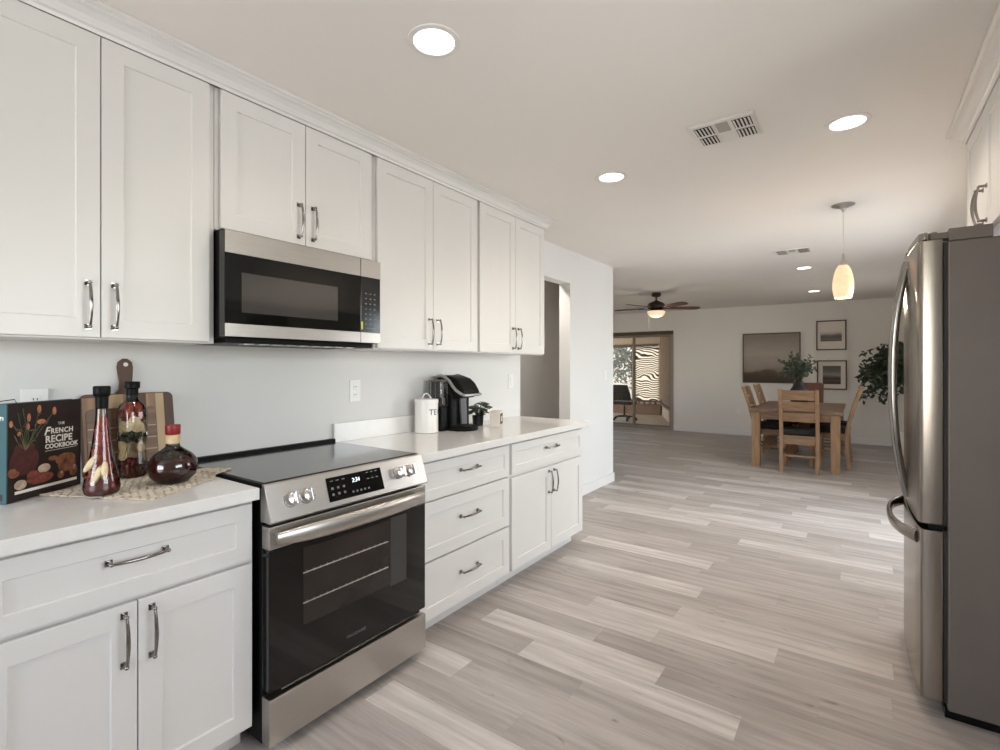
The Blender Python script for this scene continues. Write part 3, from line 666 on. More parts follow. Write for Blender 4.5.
# pendant
px, py = 2.205, 4.262
t = thing('pendant_lamp', 'lit amber glass pendant lamp hanging from a nickel canopy', 'lamp', (px, py, CEIL))
bm = B(); lathe(bm, [(.070, -.0005), (.070, -.006), (.050, -.014), (.018, -.026), (.009, -.040), (.006, -.052), (.0015, -.052)], px, py, CEIL, 28); obj('canopy', bm, M_steel, t)
bm = B(); cyl(bm, (px, py, CEIL-.05), (px, py, 2.105), .0028, seg=8); obj('cord', bm, M_white, t)
bm = B(); lathe(bm, [(.004, .085), (.008, .07), (.010, .04), (.020, .012), (.032, 0), (.0, 0)], px, py, 2.024, 20); obj('socket_cap', bm, M_steel, t)
bm = B(); lathe(bm, [(.030, 2.024), (.044, 1.996), (.056, 1.955), (.0635, 1.905), (.0635, 1.865), (.058, 1.825), (.052, 1.797), (.049, 1.797), (.055, 1.826), (.060, 1.866), (.060, 1.904), (.052, 1.955), (.040, 1.994), (.026, 2.020)], px, py, 0, 28, False); obj('lamp_shade', bm, M_shade, t)
bm = B(); ell(bm, (px, py, 1.89), .026, .026, .034); obj('bulb', bm, pm('warm_bulb', (255, 236, 200), .4, emit=(255, 224, 180), es=3), t)
l = bpy.data.lights.new('pendant_light', 'POINT'); l.energy = 9; l.color = (1, .80, .58); l.shadow_soft_size = .06
lo = bpy.data.objects.new('pendant_light', l); C.objects.link(lo); lo.location = (0, 0, -.69); lo.parent = t
# ceiling fan
fxx, fyy = -.25, 7.72
t = thing('ceiling_fan', 'dark bronze five-blade ceiling fan with a lit bowl light', 'ceiling fan', (fxx, fyy, CEIL))
bm = B(); lathe(bm, [(.066, -.0005), (.072, -.02), (.070, -.05), (.045, -.062), (.014, -.066)], fxx, fyy, CEIL, 24); obj('canopy', bm, M_fan, t)
bm = B(); cyl(bm, (fxx, fyy, CEIL-.06), (fxx, fyy, 2.31), .012, seg=12); obj('downrod', bm, M_fan, t)
bm = B(); lathe(bm, [(.02, 2.335), (.03, 2.325), (.07, 2.31), (.118, 2.285), (.135, 2.25), (.125, 2.215), (.09, 2.195), (.075, 2.18)], fxx, fyy, 0, 28); obj('motor_housing', bm, M_fan, t)
for k in range(5):
    a = math.radians(37+72*k); ca, sa = math.cos(a), math.sin(a); bm = B()
    out = [(.20, -.050), (.34, -.062), (.58, -.068), (.66, -.055), (.69, 0), (.66, .055), (.58, .068), (.34, .062), (.20, .050)]
    def T(r, w, z): return (fxx+ca*r-sa*w, fyy+sa*r+ca*w, z-w*.22)
    bridge(bm, [[T(r, w, 2.214) for r, w in out], [T(r, w, 2.222) for r, w in out]]); bl = obj('blade', bm, M_blade, t, 0, .002)
    bm = B(); bridge(bm, [[T(r, w, z) for (r, w) in ((.115, -.018), (.27, -.035), (.27, .035), (.115, .018))] for z in (2.207, 2.2135)]); obj('blade_bracket', bm, M_fan, bl, 0)
bm = B(); lathe(bm, [(.075, 2.182), (.135, 2.178), (.138, 2.168), (.0, 2.168)], fxx, fyy, 0, 28); obj('light_ring', bm, M_fan, t)
bm = B(); lathe(bm, [(.132, 2.1675), (.130, 2.14), (.112, 2.105), (.075, 2.08), (.03, 2.07), (.0005, 2.069)], fxx, fyy, 0, 28); obj('light_bowl', bm, M_bowl, t)
for dx, zb in ((-.06, 1.90), (.06, 1.96)):
    bm = B(); cyl(bm, (fxx+dx*1.3, fyy-.115, 2.17), (fxx+dx*1.3, fyy-.115, zb), .0018, seg=6); ell(bm, (fxx+dx*1.3, fyy-.115, zb), .007, .007, .012, 8, 6); obj('pull_chain', bm, M_white, t)
l = bpy.data.lights.new('fan_light', 'POINT'); l.energy = 3; l.color = (1, .82, .6); l.shadow_soft_size = .1
lo = bpy.data.objects.new('fan_light', l); C.objects.link(lo); lo.location = (0, 0, -.43); lo.parent = t

# ------------------------------------------------------------------ outlets and switches
def outlet(pos, nrm, label, vert=True, double=False, group=None):
    t = thing('power_outlet', label, 'outlet', pos, group)
    P = Vector(pos); n = Vector(nrm); s = Vector((0, 0, 1)).cross(n); u = Vector((0, 0, 1))
    def slab(w, h, d0, d1, c=(0, 0)):
        bm = B(); pts = []
        for d in (d0, d1):
            for a, b in ((-1, -1), (1, -1), (1, 1), (-1, 1)): pts.append(P+s*(c[0]+a*w)+u*(c[1]+b*h)+n*d)
        quads(bm, pts, [(0, 3, 2, 1), (4, 5, 6, 7), (0, 1, 5, 4), (1, 2, 6, 5), (2, 3, 7, 6), (3, 0, 4, 7)]); return bm
    W_, H_ = (.036, .060) if vert else (.060, .036)
    obj('cover_plate', slab(W_, H_, .0005, .006), M_plate, t, 0, .002)
    for e in (-1, 1):
        c = (0, e*.022) if vert else (e*.022, 0); r = obj('receptacle', slab(.014, .014, .0062, .008, c), M_plate, t, 0, .002)
        bm = slab(.0012, .004, .0081, .0085, (c[0]-.005, c[1]+.002)); b2 = slab(.0012, .004, .0081, .0085, (c[0]+.005, c[1]+.002))
        me_ = bpy.data.meshes.new('x'); b2.to_mesh(me_); b2.free(); bm.from_mesh(me_); bpy.data.meshes.remove(me_); obj('slots', bm, M_dark, r, 0)
outlet((0, 1.812, 1.181), (1, 0, 0), 'white wall outlet above the backsplash, right of the range')
outlet((0, .473, 1.183), (1, 0, 0), 'white wall outlet mostly hidden behind the cookbook')
outlet((.43, 10.47, .475), (0, -1, 0), 'white wall outlet low on the far wall beside the dining table')
def switch(pos, label):
    t = thing('light_switch', label, 'switch', pos, 'white light switches')
    x, y, z = pos; bm = B(); box(bm, x+.0005, x+.006, y-.036, y+.036, z-.058, z+.058); obj('cover_plate', bm, M_plate, t, 0, .002)
    bm = B(); prism(bm, [(x+.0062, z-.032), (x+.0085, z-.032), (x+.0105, z+.032), (x+.0062, z+.032)], 'y', y-.016, y+.016); obj('rocker', bm, M_plate, t, 0, .001)
switch((0, 3.355, 1.195), 'white rocker switch on the wall just right of the coffee maker')
switch((0, 5.22, 1.22), 'white rocker switch at the far corner of the wall past the hall opening')

# ------------------------------------------------------------------ pictures on the far wall
YW = 10.4695
def picture(name, x0, x1, z0, z1, label, cat, canvas, matw=None, inner=None, fw=.018):
    t = thing(name, label, cat, ((x0+x1)/2, YW, z0))
    bm = B()
    for a, b, c, d in ((x0, x1, z0, z0+fw), (x0, x1, z1-fw, z1), (x0, x0+fw, z0+fw, z1-fw), (x1-fw, x1, z0+fw, z1-fw)): box(bm, a, b, YW-.032, YW-.001, c, d)
    obj('frame', bm, M_frame, t, 0, .0015)
    if matw:
        bm = B(); box(bm, x0+fw, x1-fw, YW-.020, YW-.002, z0+fw, z1-fw); obj('mat_board', bm, M_mat, t, 0)
        a, b, c, d = inner; bm = B(); box(bm, a, b, YW-.0215, YW-.0203, c, d); obj('print', bm, canvas, t, 0)
    else:
        bm = B(); box(bm, x0+fw, x1-fw, YW-.024, YW-.002, z0+fw, z1-fw); obj('canvas', bm, canvas, t, 0)
picture('framed_painting', .506, 1.452, 1.005, 1.930, 'large square framed painting, hazy grey sky over dark brown land', 'painting',
        ramp_mat('hazy_landscape', [(0, (66, 54, 44)), (.12, (76, 60, 48)), (.20, (88, 72, 58)), (.235, (132, 119, 106)), (.3, (150, 138, 127)), (.6, (172, 161, 150)), (.8, (156, 145, 134)), (1, (140, 128, 116))], .30, 2.6, 2, .02, .90))
picture('framed_print', 1.690, 2.128, 1.598, 2.113, 'upper of two small framed prints, low grey hills on cream', 'picture',
        ramp_mat('hill_print', [(0, (96, 92, 86)), (.15, (126, 121, 114)), (.45, (104, 100, 94)), (.62, (140, 134, 126)), (.74, (205, 194, 182)), (1, (214, 203, 190))], .35, 7, 2, .150, .335), True, (1.752, 2.062, 1.750, 1.915))
picture('framed_print', 1.699, 2.135, .910, 1.418, 'lower of two small framed prints, dark field under cloudy sky', 'picture',
        ramp_mat('field_print', [(0, (66, 54, 48)), (.22, (92, 76, 68)), (.34, (64, 54, 48)), (.44, (120, 110, 104)), (.5, (150, 142, 136)), (.72, (112, 106, 100)), (1, (96, 90, 86))], .2, 5, 2, .09, .42), True, (1.785, 2.048, 1.005, 1.322))

# ------------------------------------------------------------------ dining table and chairs
TX0, TX1, TY0, TY1 = 1.115, 2.140, 7.32, 9.12
t = thing('dining_table', 'rectangular rustic pine dining table by the far wall', 'table', ((TX0+TX1)/2, (TY0+TY1)/2, 0))
bm = B(); box(bm, TX0, TX1, TY0, TY1, .715, .758)
for i in range(1, 8):
    pass
obj('tabletop', bm, M_woodtop, t, 0, .004)
for x in (TX0+.025, TX1-.125):
    for y in (TY0+.02, TY1-.12):
        bm = B(); box(bm, x, x+.10, y, y+.10, 0, .7145); obj('leg', bm, M_wood, t, 0, .004)
for a in ((TX0+.126, TX1-.126, TY0+.05, TY0+.075), (TX0+.126, TX1-.126, TY1-.075, TY1-.05), (TX0+.06, TX0+.085, TY0+.121, TY1-.121), (TX1-.085, TX1-.06, TY0+.121, TY1-.121)):
    bm = B(); box(bm, a[0], a[1], a[2], a[3], .625, .7145); obj('apron', bm, M_woodh, t, 0, .002)
def make_chair(name, label, wood, woodh, slats=True):
    """faces +y, feet of the back posts at y=0; centred on x"""
    t = thing(name, label, 'chair', (0, 0, 0), 'pine dining chairs around the table')
    prof = [(-.028, 0), (-.008, .18), (0, .36), (-.006, .50), (-.030, .62), (-.070, .78), (-.112, .92), (-.150, 1.035)]
    def py_(z):
        for (a, za), (b, zb) in zip(prof, prof[1:]):
            if za <= z <= zb: return a+(b-a)*(z-za)/(zb-za)
        return prof[-1][0]
    for s in (-1, 1):
        bm = B(); w = .041; x0 = s*.1925-w/2
        pts = [(y-.021, z) for y, z in prof]+[(y+.021, z) for y, z in prof[::-1]]; prism(bm, pts, 'x', x0, x0+w)
        obj('back_post', bm, wood, t, 0, .003)
        bm = B(); box(bm, s*.195-.021, s*.195+.021, .36, .402, 0, .435); obj('leg', bm, wood, t, 0, .003)
        bm = B(); box(bm, s*.195-.012, s*.195+.012, .022, .359, .385, .434); obj('side_rail', bm, woodh, t, 0, .002)
        bm = B(); box(bm, s*.195-.010, s*.195+.010, .022, .359, .215, .24); obj('stretcher', bm, woodh, t, 0, .002)
    bm = B(); box(bm, -.171, .171, -.012, .012, .195, .222); obj('stretcher', bm, woodh, t, 0, .002)
    bm = B(); box(bm, -.171, .171, -.012, .012, .352, .434); obj('rear_rail', bm, woodh, t, 0, .002)
    bm = B(); box(bm, -.173, .173, .37, .392, .375, .434); obj('front_rail', bm, woodh, t, 0, .002)
    bm = B(); box(bm, -.222, .222, -.0, .425, .4355, .460); box(bm, -.17, .17, -.03, .0, .4355, .460); obj('seat', bm, woodh, t, 0, .004)
    for z0, z1 in ((.905, 1.025), (.770, .885), (.635, .745)):
        bm = B(); n = 8
        def ring(x, f): 
            c = -.022*math.cos(x/.175*PI/2); return [(x, py_(z)+c*1.0+o, z) for z, o in ((z0, -.009), (z0, .009), (z1, .009), (z1, -.009))]
        bridge(bm, [ring(-.173+.346*i/n, 0) for i in range(n+1)]); obj('back_slat', bm, woodh, t, 30, .002)
    bm = B(); box(bm, -.20, .20, .015, .41, .4605, .530); obj('dark_seat_block', bm, M_seatblk, t, 0, .015, 3)  # black block stands in for an unidentified dark area under the table
    return t
c0 = make_chair('dining_chair', 'rustic pine ladder-back chair at the near end of the table, its back to the camera', M_wood, M_woodh)
c0.location = (1.700, 7.17, 0)
TH = 1.70
dup(c0, (1.125, 7.90, 0), -PI/2, 'pine chair on the left side of the table, nearer of the two')
dup(c0, (1.145, 8.73, 0), -PI/2, 'pine chair on the left side of the table, farther of the two')
dup(c0, (2.172, 7.90, 0), PI/2, 'pine chair with curved back on the right side of the table, nearer of the two')
dup(c0, (2.180, 8.62, 0), PI/2, 'pine chair on the right side of the table, farther of the two, mostly hidden')
far = dup(c0, (1.63, 9.40, 0), PI, 'reddish chair at the far end of the table behind the vase, its back coloured darker for shadow')
for ch in far.children:
    if ch.name.startswith('back_') : 
        ch.data = ch.data.copy(); ch.data.materials[0] = M_woodred  # back parts take the red wood darkened for shadow
bpy.context.view_layer.update()
# solid panel back for the far chair
bm = B(); prism(bm, [(0.052, .62), (.072, .62), (.155, 1.05), (.135, 1.05)], 'x', -.185, .185)
me_ = bpy.data.meshes.new('back_panel'); bm.to_mesh(me_); bm.free(); me_.materials.append(M_woodred)
finish(me_, 0); me_.transform(Matrix.Scale(-1, 4, (0, 1, 0))); bp_ = bpy.data.objects.new('back_panel', me_); C.objects.link(bp_); bp_.parent = far
# vase with eucalyptus
vx, vy, vz = 1.625, 8.05, .7585
t = thing('vase', 'black vase with eucalyptus branches standing on the dining table', 'vase', (vx, vy, vz))
bm = B(); lathe(bm, [(.055, 0), (.085, .03), (.112, .10), (.118, .17), (.105, .235), (.075, .285), (.052, .31), (.048, .345), (.052, .355), (.044, .352), (.040, .30)], vx, vy, vz, 28, True); obj('vase_body', bm, M_vase, t, 60)
rr = random.Random(21); stems = B(); lf = B()
for k in range(40):
    an = rr.random()*2*PI; sp = .06+.21*rr.random(); hh = .08+.30*rr.random()
    p0 = Vector((vx, vy, vz+.30)); p1 = p0+Vector((sp*.4*math.cos(an), sp*.4*math.sin(an), hh*.6+.05)); p2 = p0+Vector((sp*math.cos(an), sp*math.sin(an), hh+.06*rr.random()))
    pts = [p0, p0.lerp(p1, .5)+Vector((0, 0, .01)), p1, p1.lerp(p2, .5)+Vector((0, 0, .015)), p2]; tube(stems, pts, [.003, .003, .0025, .002, .001], 5)
    for q in range(15):
        s = .35+.65*q/14; i = min(3, int(s*4)); p = pts[i].lerp(pts[i+1], s*4-i if i < 4 else 1)
        u = Vector((rr.gauss(0, 1), rr.gauss(0, 1), rr.gauss(0, .7))).normalized(); v = u.cross(Vector((rr.gauss(0, 1), rr.gauss(0, 1), rr.gauss(0, 1)))).normalized(); leaf(lf, p, u, v, .040+.018*rr.random(), .032)
obj('stems', stems, M_stem, t); obj('foliage', lf, M_leaf2, t, 0)
# potted ficus behind the fridge line
hx, hy = 2.90, 9.55
t = thing('potted_tree', 'leafy dark green potted tree in the far corner behind the refrigerator', 'plant', (hx, hy, 0))
bm = B(); lathe(bm, [(.12, 0), (.15, .02), (.175, .20), (.185, .34), (.175, .345), (.165, .30), (.0, .30)], hx, hy, 0, 28); obj('planter', bm, M_white, t)
bm = B(); tube(bm, [(hx, hy, .28), (hx+.02, hy, .7), (hx-.02, hy, 1.1), (hx+.01, hy, 1.5)], [.022, .018, .015, .008], 10)
rr = random.Random(5); lf = B()
for k in range(80):
    an = PI+rr.uniform(-1.9, 1.9) if k < 60 else rr.random()*2*PI; z = 1.0+.55*rr.random(); ln = .25+.36*rr.random()
    if k < 26: an = PI+rr.uniform(-.7, .7); ln = .42+.2*rr.random(); z = 1.1+.35*rr.random()
    p0 = Vector((hx, hy, z)); p1 = p0+Vector((ln*.5*math.cos(an), ln*.4*math.sin(an), .15)); p2 = p0+Vector((ln*math.cos(an), ln*.7*math.sin(an), rr.uniform(-.32, .16)-.08*(ln/.6)))
    p1.x = min(p1.x, 3.12); p2.x = min(p2.x, 3.14); p2.z = max(p2.z, .80)
    tube(bm, [p0, p1, p2], [.006, .004, .002], 5)
    for q in range(20):
        s = .25+.75*q/19; p = (p0.lerp(p1, s*2) if s < .5 else p1.lerp(p2, s*2-1)); u = Vector((rr.gauss(-.2, 1), rr.gauss(0, 1), rr.gauss(-.7, .5))).normalized(); v = u.cross(Vector((rr.gauss(0, 1), rr.gauss(0, 1), rr.gauss(0, 1)))).normalized(); leaf(lf, p, u, v, .075+.03*rr.random(), .045)
obj('trunk', bm, M_bark, t); obj('foliage', lf, M_leaf, t, 0)
# office chair in the sunroom
ox, oy = -2.36, 11.75
t = thing('office_chair', 'black mesh swivel office chair in the sunroom behind the glass door', 'chair', (ox, oy, 0))
bm = B()
for k in range(5):
    a_ = k*2*PI/5+.3; tube(bm, [(ox, oy, .10), (ox+.15*math.cos(a_), oy+.15*math.sin(a_), .095), (ox+.28*math.cos(a_), oy+.28*math.sin(a_), .065)], [.022, .018, .014], 8)
cyl(bm, (ox, oy, .07), (ox, oy, .385), .026, .02, 12); obj('swivel_base', bm, M_black, t)
for k in range(5):
    a_ = k*2*PI/5+.3; bm = B(); x_, y_ = ox+.28*math.cos(a_), oy+.28*math.sin(a_); cyl(bm, (x_-.02, y_, .03), (x_+.02, y_, .03), .028, .028, 14); obj('caster', bm, M_black, t)
bm = B(); box(bm, ox-.24, ox+.24, oy-.24, oy+.24, .39, .46); obj('seat', bm, M_mesh, t, 0, .03, 3)
bm = B(); bridge(bm, [[(ox-.25+.02*abs(i-3)*0, oy-.25-.05*math.cos(i*PI/6-PI/2)*0-.06*(z-.55), z) for z in (.0,)] for i in ()] or [[(ox-.26, oy-.24, .50), (ox+.26, oy-.24, .50), (ox+.26, oy-.20, .50), (ox-.26, oy-.20, .50)], [(ox-.25, oy-.28, .68), (ox+.25, oy-.28, .68), (ox+.25, oy-.25, .68), (ox-.25, oy-.25, .68)], [(ox-.20, oy-.32, .87), (ox+.20, oy-.32, .87), (ox+.20, oy-.295, .87), (ox-.20, oy-.295, .87)]]); obj('backrest', bm, M_mesh, t, 30, .012, 2)
for s in (-1, 1):
    bm = B(); tube(bm, [(ox+s*.245, oy+.05, .42), (ox+s*.30, oy+.05, .60), (ox+s*.30, oy-.02, .62), (ox+s*.30, oy+.18, .62)], [.014, .014, .02, .018], 8); obj('armrest', bm, M_silver if s > 0 else M_black, t)

# ------------------------------------------------------------------ items on the left counter
Z0 = .9105
# netted cloth
L_, F_, R_, K_ = Vector((.190, .440, 0)), Vector((.555, .630, 0)), Vector((.312, .985, 0)), Vector((.115, .800, 0))
bm = B(); N = 26; rr = random.Random(8); V = {}
for i in range(N+1):
    for j in range(N+1):
        a_, b_ = i/N, j/N; p = L_*(1-a_)*(1-b_)+F_*a_*(1-b_)+R_*a_*b_+K_*(1-a_)*b_
        e = 1 if 0 < i < N and 0 < j < N else 1.6
        V[i, j] = bm.verts.new((p.x+rr.uniform(-1, 1)*.0038*e, p.y+rr.uniform(-1, 1)*.0038*e, Z0+.0030+rr.random()*.0016+.0095*min(1, max(0, (p.y-.875)/.03))))
for i in range(N):
    for j in range(N):
        q = [V[i, j], V[i+1, j], V[i+1, j+1], V[i, j+1]]
        if (i+j) % 2: bm.faces.new((q[0], q[1], q[2])); bm.faces.new((q[0], q[2], q[3]))
        else: bm.faces.new((q[0], q[1], q[3])); bm.faces.new((q[1], q[2], q[3]))
o = obj('netted_cloth', bm, M_net, None, 0); tag(o, 'cream netted twine cloth lying under the bottles on the left counter', 'cloth')
wf = o.modifiers.new('net', 'WIREFRAME'); wf.thickness = .0040; wf.use_replace = True; wf.use_even_offset = False
# cutting board leaning on the wall
t = thing('cutting_board', 'striped wooden cutting board with a dark handle leaning against the wall', 'cutting board', (.06, .75, Z0))
def rrect(u0, u1, v0, v1, r, n=6):
    pts = []
    for cx, cy, a0 in ((u1-r, v0+r, -PI/2), (u1-r, v1-r, 0), (u0+r, v1-r, PI/2), (u0+r, v0+r, PI)):
        for i in range(n+1): pts.append((cx+r*math.cos(a0+i*PI/2/n), cy+r*math.sin(a0+i*PI/2/n)))
    return pts
TL = math.radians(9)      # lean
def bd(u, v, d): # u along y, v up the board, d out from the board face
    return (.068-v*math.sin(TL)+d*math.cos(TL), u, Z0+v*math.cos(TL)+d*math.sin(TL)+.004)
def plate(bm, pts, d0, d1): bridge(bm, [[bd(u, v, d0) for u, v in pts], [bd(u, v, d1) for u, v in pts]])
bm = B(); plate(bm, rrect(.585, .885, .0, .305, .022), -.006, .009); obj('board_edge', bm, M_boarddk, t, 0, .002)
bm = B(); pts = [(.690, .30), (.706, .322), (.710, .35), (.705, .405), (.708, .425), (.722, .438), (.738, .438), (.752, .425), (.755, .405), (.750, .35), (.754, .322), (.770, .30)]
plate(bm, pts, -.006, .009); obj('board_handle', bm, M_boarddk, t, 0, .002)
bm = B(); plate(bm, [(.731+.008*math.cos(i*PI/8), .415+.008*math.sin(i*PI/8)) for i in range(16)], .0092, .0098); obj('hanging_hole', bm, M_wall, t, 0)
edges = [.592, .640, .668, .715, .742, .790, .822, .850, .878]; ms = [M_board, M_woodtop, M_boardlt, M_board, M_boarddk, M_board, M_boardlt, M_boarddk]
for i, (a_, b_) in enumerate(zip(edges, edges[1:])):
    bm = B(); e0 = .014 if i in (0, 7) else .004
    plate(bm, [(a_, e0), (b_, e0), (b_, .305-e0), (a_, .305-e0)], .0092, .0105); obj('wood_strip', bm, ms[i], t, 0)
# inner darker tray-like panel
bm = B(); plate(bm, rrect(.600, .820, .01, .250, .02), .0108, .0150); obj('inset_panel', bm, pm('smoked_acacia', (122, 92, 68), .45, var=.35, scale=4, aniso=(1, 1, 9)), t, 0, .001)
bm = B()
for v in (.04, .085, .13, .175): plate(bm, [(.604, v), (.816, v), (.816, v+.004), (.604, v+.004)], .0152, .0158)
obj('pale_line', bm, M_boardlt, t, 0)  # thin pale lines across the inner panel
# cookbook
A = Vector((.243, .362)); Bk = Vector((.095, .577)); dirv = (Bk-A).normalized(); wid = .255; nrm = Vector((dirv.y, -dirv.x)); H = .296; THK = .036
rootb = (A.x+dirv.x*wid/2, A.y+dirv.y*wid/2, Z0)
t = thing('cookbook', 'large dark French recipe cookbook with teal spine standing at the left end', 'book', rootb)
def bk(u, v, d): p = A+dirv*u+nrm*d; return (p.x-v*.03, p.y+v*.01, Z0+v)
def slab3(u0, u1, v0, v1, d0, d1):
    bm = B(); quads(bm, [bk(u, v, d) for d in (d0, d1) for u, v in ((u0, v0), (u1, v0), (u1, v1), (u0, v1))], [(0, 3, 2, 1), (4, 5, 6, 7), (0, 1, 5, 4), (1, 2, 6, 5), (2, 3, 7, 6), (3, 0, 4, 7)]); return bm
fc = obj('front_cover', slab3(.0, wid, 0.001, H, -.004, 0), M_cover, t, 0, .0008)
obj('back_cover', slab3(.0, wid, 0.001, H, -THK, -THK+.004), M_teal, t, 0, .0008)
obj('pages', slab3(.002, wid-.006, .004, H-.005, -THK+.0042, -.0042), M_page, t, 0)
spn = obj('spine', slab3(-.004, -.0002, 0.001, H, -THK, 0), M_teal, t, 0, .0008)
def bkm(u, v, d, ang=0):
    X = Vector((dirv.x, dirv.y, 0)); Y = Vector((-.03, .01, 1)).normalized(); X = (X-Y*X.dot(Y)).normalized(); return frame4(bk(u, v, d), X, Y)
text('title', 'THE', .013, bkm(.166, .2165, .0004), M_ink, fc, .0003, spacing=1.1)
text('title_initial', 'F', .036, bkm(.116, .188, .0004), M_ink, fc, .0003, shear=.35, bold=.0008)
text('title', 'RENCH', .0235, bkm(.140, .1905, .0004), M_ink, fc, .0003, spacing=1.12, bold=.0006)
text('title', 'RECIPE', .031, bkm(.121, .163, .0004), M_ink, fc, .0003, spacing=1.05, bold=.0008)
text('title', 'COOKBOOK', .0205, bkm(.120, .1435, .0004), M_ink, fc, .0003, spacing=1.02, bold=.0006)
bm = slab3(.120, .238, .1355, .1367, .0002, .0006); obj('title_rule', bm, M_ink, fc, 0)
obj('cover_band', slab3(.022, .238, .022, .031, .0002, .0007), M_ink, fc, 0)
def blob(name, m, items):
    bm = B()
    for u, v, ru, rv in items:
        k = 14; L0 = [bk(u+ru*math.cos(i*2*PI/k), v+rv*math.sin(i*2*PI/k), .0002) for i in range(k)]; L1 = [bk(u+ru*.8*math.cos(i*2*PI/k), v+rv*.8*math.sin(i*2*PI/k), .0007) for i in range(k)]; bridge(bm, [L0, L1])
    obj(name, bm, m, fc, 0)
bm = B(); rr = random.Random(2)
for (u, v) in ((.098, .272), (.150, .262), (.066, .250), (.112, .235), (.062, .222), (.03, .268), (.012, .24), (.045, .28), (.08, .20), (.02, .20)):
    tube(bm, [bk(.055, .150, .0005), bk((u+.055)/2+rr.uniform(-.01, .01), (v+.15)/2, .0005), bk(u, v, .0005)], .0012, 4)
    for q in range(3): s = .4+.2*q; leaf(bm, Vector(bk(.055+(u-.055)*s, .15+(v-.15)*s, .0006)), Vector((dirv.x*rr.uniform(-1, 1), dirv.y*rr.uniform(-1, 1), rr.uniform(-1, 1))).normalized(), Vector((0, 0, 1)) if q else Vector((dirv.x, dirv.y, 0)), .024, .005)
obj('printed_stems', bm, M_greenart, fc, 0)
for q_ in [(.100, .273, .007, .013), (.153, .263, .007, .013), (.066, .250, .006, .013), (.062, .222, .007, .011), (.108, .233, .015, .008), (.010, .235, .006, .010), (.035, .203, .006, .007)]: blob('printed_tulip', M_orange, [q_])
blob('printed_vase', M_pot, [(.052, .120, .048, .045), (.052, .160, .034, .014)])
for q_ in ((.195, .100, .038, .020), (.200, .082, .034, .026), (.148, .110, .016, .008), (.178, .052, .013, .014), (.225, .056, .016, .018), (.02, .088, .02, .016)): blob('printed_bread', M_bread, [q_])
blob('printed_meat', M_meat, [(.105, .056, .046, .018), (.08, .070, .02, .014)])
blob('printed_cheese', M_pale, [(.118, .084, .022, .014), (.040, .048, .020, .015), (.18, .058, .006, .006), (.228, .066, .007, .010)])
# spine lettering reads downwards
S = Vector((nrm.x, nrm.y, 0)); sp = bk(-.0045, .262, -.026)
text('spine_title', 'French Recipes', .0250, frame4(sp, (-.03, .01, -1), (nrm.x, nrm.y, 0)), M_ink, spn, .0003, shear=.2, bold=.0004)
bm = B(); p = [bk(-.0046, v, d) for v, d in ((.010, -.028), (.010, -.010), (.030, -.010), (.030, -.028))]; quads(bm, p, [(0, 1, 2, 3)]); obj('spine_logo', bm, M_inkblk, spn, 0)
# wire stand peeping over the book
bm = B(); hp = [bk(-.02, .05, -THK-.004), bk(-.01, .296, -THK-.004), bk(.015, .303, -THK-.004), bk(.060, .306, -THK-.004), bk(.066, .296, -THK-.004), bk(.066, .05, -THK-.02), bk(.066, .002, -THK-.05)]
tube(bm, hp, .0016, 6); tube(bm, [bk(-.02, .05, -THK-.004), bk(-.02, .002, -THK-.03), bk(.066, .002, -THK-.05)], .0016, 6)
tag(obj('book_stand', bm, M_blkmet, None), 'thin black wire stand holding up the cookbook from behind', 'book stand')
# bottles
def lerp_prof(prof, z):
    for (ra, za), (rb, zb) in zip(prof, prof[1:]):
        if za <= z <= zb and zb > za: return ra+(rb-ra)*(z-za)/(zb-za)
    return prof[-1][0]
def fill(bm, prof, cx, cy, z0, z1, n, size, seed, long=2.0, sq=1):
    rr = random.Random(seed)
    for _ in range(n):
        z = rr.uniform(z0, z1); R = max(.004, lerp_prof(prof, z)-size*.75); a_ = rr.random()*2*PI; q = R*math.sqrt(rr.random())*.98
        rot = Matrix.Rotation(rr.uniform(0, PI), 4, 'Z') @ Matrix.Rotation(rr.uniform(-.8, .8), 4, 'Y')
        ell(bm, (cx+q*math.cos(a_), cy+q*math.sin(a_), Z0+.004+z), size*.5, size*.5, size*.5*long, 8, 6, rot)
# 1 tall conical bottle
bx, by = .358, .557; pr1 = [(.034, .0), (.044, .006), (.0485, .022), (.0455, .045), (.035, .095), (.0265, .150), (.0205, .200), (.0165, .235), (.0155, .270), (.0155, .295)]
t = thing('infused_oil_bottle', 'tall cone-shaped glass bottle of red chillies with black stopper, in front', 'bottle', (bx, by, Z0+.0078))
bm = B(); lathe(bm, pr1, bx, by, Z0+.0078, 28); obj('glass', bm, M_bottle, t, 60)
bm = B(); lathe(bm, [(r*.93-.001, z+.0012) for r, z in pr1[:3]]+[(.040, .040), (.034, .058)], bx, by, Z0+.0078, 24); obj('chili_layer', bm, M_chilid, t, 60)
bm = B(); fill(bm, pr1, bx, by, .036, .235, 190, .0145, 3, 2.2); obj('chilies', bm, M_chili, t, 60)
bm = B()
for a_, z in ((-.6, .075), (-.1, .085), (-1.2, .11)):
    ell(bm, (bx+.034*math.cos(a_), by+.034*math.sin(a_), Z0+z), .010, .010, .030, 10, 8, Matrix.Rotation(.5*a_, 4, 'X'))
obj('garlic_slices', bm, M_garlic, t, 60)
bm = B(); lathe(bm, [(.0162, .268), (.0175, .305), (.0215, .309), (.0225, .320), (.0225, .336), (.020, .339), (.0, .339)], bx, by, Z0+.0078, 24); obj('stopper', bm, M_black, t, 40)
